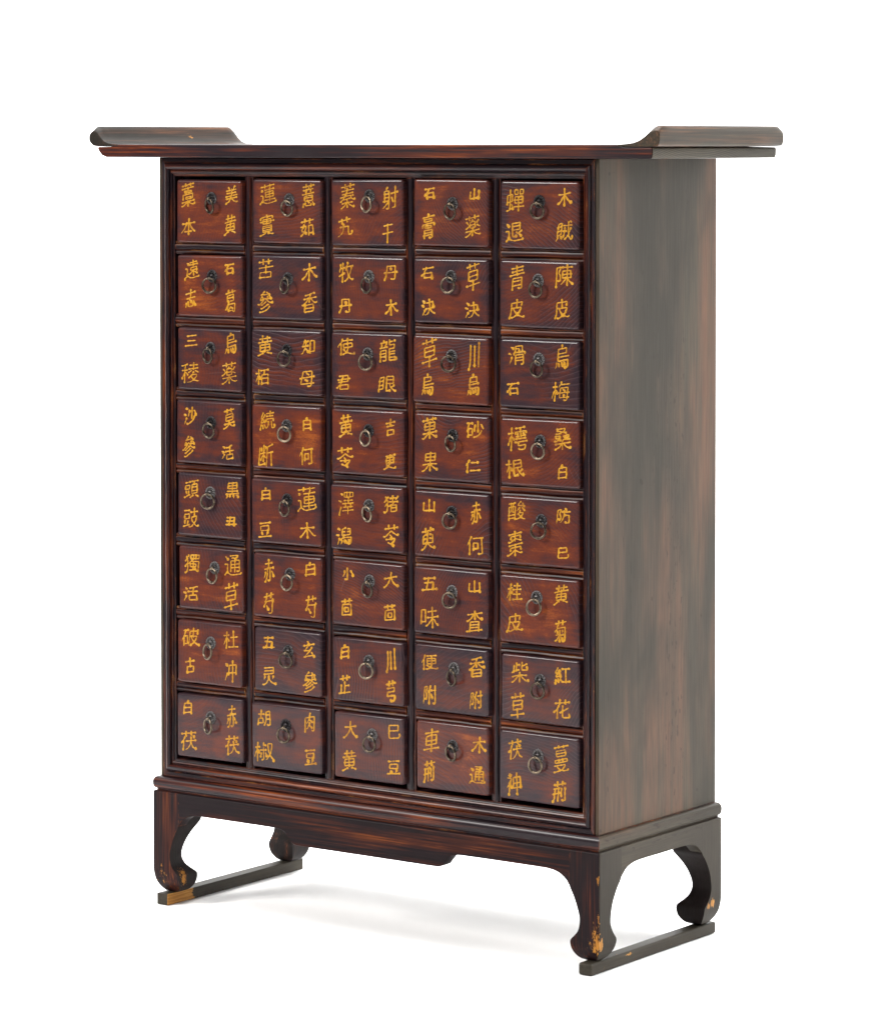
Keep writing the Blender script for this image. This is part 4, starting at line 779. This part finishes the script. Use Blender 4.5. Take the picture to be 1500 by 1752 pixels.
def leg_material(name, sx, sy, seed, fchips, schips):
    """one leg: lacquer on front and back faces, side paint with its painted sheen on the outer end, raw dark inside"""
    a = lacquer(name + "_lacquer", 'z', wear=.42, seed=seed, chips=fchips, edge=.3, rough=.46, spec=.09, dark=(0.0088, 0.0048, 0.0056), red=(0.036, 0.0085, 0.0046), orange=(0.14, 0.036, 0.0065))
    b = side_paint(name + "_end", 'z', seed=seed + 1, wear=.25, chips=schips, pores=False, lo=(0.021, 0.0170, 0.0122), hi=(0.037, 0.0300, 0.0215))
    c = lacquer(name + "_inside", 'z', wear=.18, seed=seed + 2, rough=.6, spec=.10, dark=(0.012, 0.0085, 0.008), red=(0.032, 0.014, 0.009), chips=fchips)
    return a, b, c
def leg(sx, sy, mats):
    rings = []
    n = 64
    zs = [.0168 + (ZT - .0026 - .0168) * i / n for i in range(n + 1)] + [ZT - .0016, ZT - .0008, ZT - .0002, ZT]
    c = .0016
    for z in zs:
        o_, xi_, yi_ = interp(fo, z), interp(fi, z), interp(si, z)
        over = max(0, z - (ZT - .0026)) / .0026
        o_ += .0026 * (1 - math.sqrt(max(0, 1 - over * over)))
        x0, x1 = sx * (XO - o_), sx * (XO - xi_)
        if sy < 0:
            y0, y1 = YF + o_, YF + yi_
        else:
            y0, y1 = YB - o_, YB - yi_
        cx, cy = -sx * c, -sy * c
        # outer corner slightly rounded, the rest left crisp
        rings.append([(x0 + cx, y0, z), (x0 + cx * 1.7, y0, z), (x1, y0, z), (x1, y1, z), (x0, y1, z), (x0, y0 + cy * 1.7, z), (x0, y0 + cy, z), (x0 + cx * .3, y0 + cy * .3, z)])
    v, f = loft(rings)
    o = link("leg", mesh("leg", v, f, smooth=33), mats[0], cab)
    o.data.materials.append(mats[1]); o.data.materials.append(mats[2])
    for p in o.data.polygons:
        if len(p.vertices) == 4:
            ids = tuple(sorted(set(i % 8 for i in p.vertices)))
            p.material_index = {(0, 1): 0, (1, 2): 0, (0, 7): 0, (6, 7): 1, (5, 6): 1, (4, 5): 1}.get(ids, 2)
    return o
o = leg(-1, -1, leg_material("front_left_leg", -1, -1, 31.0,
    [((-.362, .006, .042), .016, .50), ((-.388, -.004, .044), .030, .27)], []))
o["label"] = "leg with a chipped foot, bare wood showing at its toe"
o = leg(1, -1, leg_material("front_right_leg", 1, -1, 37.0,
    [((.4062, -.0065, .046), .028, .46), ((.4066, -.0075, .080), .014, .26), ((.4060, -.0075, .136), .012, .30)], [((.4065, -.0055, .046), .026, .42), ((.4070, -.007, .075), .014, .28)]))
o["label"] = "leg whose front corner is worn down to bare wood"
o = leg(1, 1, leg_material("back_right_leg", 1, 1, 43.0, [], [((.406, .290, .048), .022, .46)]))
leg(-1, 1, leg_material("back_left_leg", -1, 1, 47.0, [((-.36, .27, .058), .016, .30)], []))

for s in (-1, 1):
    a, b = (.3743, .3963) if s > 0 else (-.3963, -.3743)
    v, f = box_data(a, b, -.012, .3203, 0.0004, .0177)
    o = link("runner", mesh("runner", v, f, 0), m_runner if s > 0 else m_runner_bare, cab)
    bevel(o, .0035 if s > 0 else .0012, 3)
    if s < 0:
        o["label"] = "floor runner with bare wood showing at its front end"

# ---------------------------------------------------------------- drawers
def rounded_panel(w, h, t, r, ed):
    """drawer front: rounded corners and softened edges; front face towards -y at y=0"""
    def outline(inset):
        pts = []
        rr = max(r - inset, .0008)
        for cx, cz, a0 in ((w/2 - r, h/2 - r, 0), (-w/2 + r, h/2 - r, 90), (-w/2 + r, -h/2 + r, 180), (w/2 - r, -h/2 + r, 270)):
            for i in range(6):
                a = R(a0 + 18 * i)
                pts.append((cx + rr * math.cos(a), cz + rr * math.sin(a)))
        return pts
    rings = []
    rings.append([(x, t, z) for x, z in outline(0)])
    for a in (0, 22, 45, 68, 90):
        ins = ed * (1 - math.cos(R(a))); y = ed * (1 - math.sin(R(a))) * .8
        rings.append([(x, y, z) for x, z in outline(ins)])
    rings.append([(x, 0.0, z) for x, z in outline(ed + .0012)])
    return loft(rings)

def brush(poly, hw, z_off, rng, verts, faces):
    """one brush stroke: domed ribbon with heavy ends, polyline in local (x, z)"""
    P = [Vector(p) for p in poly]
    if len(P) == 2 and (P[0] - P[1]).length < hw * 1.2:
        d = Vector((1, -1)).normalized() * hw * .7
        P = [P[0] - d, P[1] + d]
    # round the corners a little, then resample
    if len(P) > 2:
        Q = [P[0]]
        for i in range(1, len(P) - 1):
            a, b, c = P[i - 1], P[i], P[i + 1]
            la, lc = min(.3, hw * .8 / max(1e-6, (a - b).length)), min(.3, hw * .8 / max(1e-6, (c - b).length))
            Q += [b + (a - b) * la, b * .8 + (b + (a - b) * la) * .1 + (b + (c - b) * lc) * .1, b + (c - b) * lc]
        Q.append(P[-1]); P = Q
    L = [0]
    for a, b in zip(P[:-1], P[1:]):
        L.append(L[-1] + (b - a).length)
    tot = max(L[-1], 1e-6)
    n = max(6, int(tot / .0011))
    S = []
    for i in range(n + 1):
        t = tot * i / n
        j = max(0, min(len(L) - 2, next((q for q in range(len(L) - 1) if L[q + 1] >= t), len(L) - 2)))
        u = (t - L[j]) / max(1e-9, L[j + 1] - L[j])
        S.append(P[j].lerp(P[j + 1], u))
    ph = rng.random() * 6.3; amp = hw * .12
    sb_, eb = rng.uniform(.35, .85), rng.uniform(.45, 1.0)
    span = (P[-1] - P[0])
    falling_left = span.x < -.30 * span.length and span.y < 0
    falling_right = span.x > .35 * span.length and span.y < -.35 * span.length
    thin_end = falling_left or rng.random() < .15
    base = len(verts)
    cols = [(-1.0, .00004), (-.55, .55), (0.0, 1.0), (.55, .55), (1.0, .00004)]
    hh = .00055
    rows = []
    for i, p in enumerate(S):
        a, b = S[max(0, i - 1)], S[min(n, i + 1)]
        d = (b - a).normalized() if (b - a).length > 1e-9 else Vector((1, 0))
        nrm = Vector((-d.y, d.x))
        s = i / n * tot
        e0, e1 = s / hw, (tot - s) / hw
        wv = .72 + .22 * abs(d.y)
        wv += sb_ * math.exp(-(e0 - .7) ** 2 / .9)
        wv += (eb if not thin_end else -.15) * math.exp(-(e1 - .7) ** 2 / .9)
        if falling_left:
            wv *= 1.15 - .65 * s / tot
        elif falling_right:
            wv *= .75 + .75 * s / tot
        wv += .17 * math.sin(ph + s / hw * 1.1) + rng.uniform(-.05, .05)
        rows.append((p + nrm * amp * math.sin(ph * 1.7 + s / hw * .6) * .6, d, nrm, hw * wv))
    # round caps
    def cap(row, sgn):
        p, d, nrm, w = row
        out = []
        for k in (60, 30):
            c, s_ = math.cos(R(k)), math.sin(R(k))
            out.append((p + d * sgn * w * s_, d, nrm, w * c))
        return out
    rows = cap(rows[0], -1) + rows + cap(rows[-1], 1)[::-1]
    for p, d, nrm, w in rows:
        for c, hgt in cols:
            q = p + nrm * w * c
            verts.append((q.x, z_off * -1 - hh * hgt * min(1, w / hw), q.y))
    m = len(cols)
    for i in range(len(rows) - 1):
        for j in range(m - 1):
            k = base + i * m + j
            faces.append((k, k + 1, k + m + 1, k + m))

def glyph_polys(ch):
    out = []
    for s in STROKES[ch]:
        out.append(list(zip(s[0::2], s[1::2])))
    return out

def make_lettering(chars, ox, oz, rng):
    verts, faces = [], []
    for ch, cx, cz, w, h in chars:
        polys = glyph_polys(ch)
        rise = rng.uniform(.13, .21)
        lean = rng.uniform(-.03, .06)
        pinch, arch, sway = rng.uniform(.0, .22), rng.uniform(-1.2, 2.4), rng.uniform(-1.6, 1.6)
        def warp(x, y):
            # a hand's unevenness: narrower heads, arched cross strokes, a slow sway
            return ((x - 32) * (1 - pinch * (y - 20) / 64) + lean * y + sway * math.sin(y / 14),
                    y + rise * x + arch * math.sin(math.pi * x / 63) + .8 * math.sin(x / 9 + sway))
        polys = [[warp(x, y) for x, y in p] for p in polys]
        xs_ = [x for p in polys for x, _ in p]; ys_ = [y for p in polys for _, y in p]
        mnx, mxx, mny, mxy = min(xs_), max(xs_), min(ys_), max(ys_)
        nst = len(polys)
        hw = .00132 if nst <= 5 else (.00120 if nst <= 9 else (.00108 if nst <= 13 else .00096))
        hw *= rng.uniform(.92, 1.08)
        iw, ih = max(.004, w - 2.4 * hw), max(.004, h - 2.4 * hw)
        sx, sz = iw / max(1, mxx - mnx), ih / max(1, mxy - mny)
        mid_x, mid_y = (mnx + mxx) / 2, (mny + mxy) / 2
        for i, p in enumerate(polys):
            jx, jz = rng.uniform(-.0005, .0005), rng.uniform(-.0005, .0005)
            q = [(cx - ox + (x - mid_x) * sx + jx + rng.uniform(-.0003, .0003),
                  cz - oz + (y - mid_y) * sz + jz + rng.uniform(-.0003, .0003)) for x, y in p]
            brush(q, hw, .00006 + .00001 * (i % 13), rng, verts, faces)
    return mesh("painted_character", verts, faces, smooth=60)

def torus_data(Rr, rr, n=40, m=12, top=.0):
    v, f = [], []
    for i in range(n):
        a = 2 * math.pi * i / n
        r2 = rr * (1 - .28 * (.5 + .5 * math.sin(a)))          # ring is thinner at the top
        for j in range(m):
            b = 2 * math.pi * j / m
            v.append(((Rr + r2 * math.cos(b)) * math.cos(a), r2 * math.sin(b), (Rr + r2 * math.cos(b)) * math.sin(a)))
    for i in range(n):
        for j in range(m):
            f.append((i * m + j, ((i + 1) % n) * m + j, ((i + 1) % n) * m + (j + 1) % m, i * m + (j + 1) % m))
    return v, f

def plate_mesh():
    """small pressed rosette: domed disc with radial petals and a beaded rim"""
    rr = [(0.0, -.0030), (.0016, -.0029), (.0030, -.0018), (.0042, -.0016), (.0058, -.0026), (.0074, -.0026), (.0086, -.0016), (.0094, -.0008), (.0098, .0002)]
    n = 64
    v, f = [(0, rr[0][1], 0)], []
    for r, y in rr[1:]:
        for i in range(n):
            a = 2 * math.pi * i / n
            pet = math.cos(a * 16)
            q = r * (1 + .035 * pet * (r > .009))
            yy = y + (.00075 * pet if .004 < r < .009 else 0) * -1
            v.append((q * math.cos(a), yy, q * math.sin(a)))
    for i in range(n):
        f.append((0, 1 + (i + 1) % n, 1 + i))
    for k in range(len(rr) - 2):
        for i in range(n):
            a, b = 1 + k * n + i, 1 + k * n + (i + 1) % n
            f.append((a, b, b + n, a + n))
    return mesh("handle_plate", v, f, smooth=60)

def staple_mesh():
    v, f = [], []
    path = []
    for i in range(17):
        a = math.pi * (i / 16)
        path.append((0, -.0022 - .0066 * math.sin(a), .0026 * math.cos(a)))
    m = 8
    for i, p in enumerate(path):
        a, b = path[max(0, i - 1)], path[min(16, i + 1)]
        d = (Vector(b) - Vector(a)).normalized()
        s = Vector((1, 0, 0)); u = d.cross(s)
        for j in range(m):
            t = 2 * math.pi * j / m
            q = Vector(p) + s * .0017 * math.cos(t) + u * .0009 * math.sin(t)
            v.append(tuple(q))
    for i in range(16):
        for j in range(m):
            f.append((i * m + j, i * m + (j + 1) % m, (i + 1) * m + (j + 1) % m, (i + 1) * m + j))
    return mesh("staple", v, f, smooth=60)

PLATE, STAPLE = plate_mesh(), staple_mesh()
PLATE.materials.append(m_iron); STAPLE.materials.append(m_brass)
RING = mesh("ring_pull", *torus_data(.0108, .0019), smooth=80)
RING.materials.append(m_brass)

rng = random.Random(11)
for row, colm, x0, z0, x1, z1, px, pz, rz, chars in DRAWER_LAYOUT:
    # the opening this drawer slides in
    lo = -xin if colm == 1 else X_DIV[colm - 2] + .0062
    hi = xin if colm == 5 else X_DIV[colm - 1] - .0062
    ztop = zhi if row == 1 else Z_DIV[row - 2] - .0066
    zbot = zlo if row == 8 else Z_DIV[row - 1] + .0066
    x0, x1 = max(x0, lo + .0008), min(x1 + .0020, hi - .0008)
    z0, z1 = max(z0 - .0006, zbot + .0008), min(z1 + .0010, ztop - .0008)
    cx, cz = (x0 + x1) / 2, (z0 + z1) / 2
    yf = -.0030 + rng.uniform(-.0016, .0016)
    v, f = rounded_panel(x1 - x0, z1 - z0, .024 - yf, .0045, .0034)
    dr = link("drawer", mesh("drawer", v, f, smooth=50), m_drawer, cab)
    dr.location = (cx, yf, cz)
    dr.rotation_euler = (R(rng.uniform(-.5, .5)), R(rng.uniform(-.45, .45)), R(rng.uniform(-.6, .6)))
    txt = [c[0] for c in chars]
    dr["label"] = "drawer lettered %s%s and %s%s in yellow" % tuple(txt)
    for c_ in chars:
        ch_o = link("painted_character", make_lettering([c_], cx, cz, rng), m_yellow, dr)
        ch_o["label"] = "yellow painted character " + c_[0]
    pz2 = pz
    p = link("handle_plate", PLATE, None, dr); p.location = (px - cx, 0, pz2 - cz)
    p.rotation_euler = (0, rng.uniform(0, 6.28), 0)
    s = link("staple", STAPLE, None, dr); hz = max(pz2 - .0045, min(pz2 + .001, rz + .0233)) - cz
    s.location = (px - cx, 0, hz)
    g = link("ring_pull", RING, None, dr)
    # ring hangs in the staple, its foot resting a little nearer the wood
    rot = Matrix.Rotation(R(rng.uniform(-22, 14)), 4, 'Z') @ Matrix.Rotation(R(rng.uniform(-4, 9)), 4, 'X')
    hang = Vector((px - cx, -.0074, hz))
    g.matrix_local = Matrix.Translation(hang) @ rot @ Matrix.Translation((0, 0, -.0106))
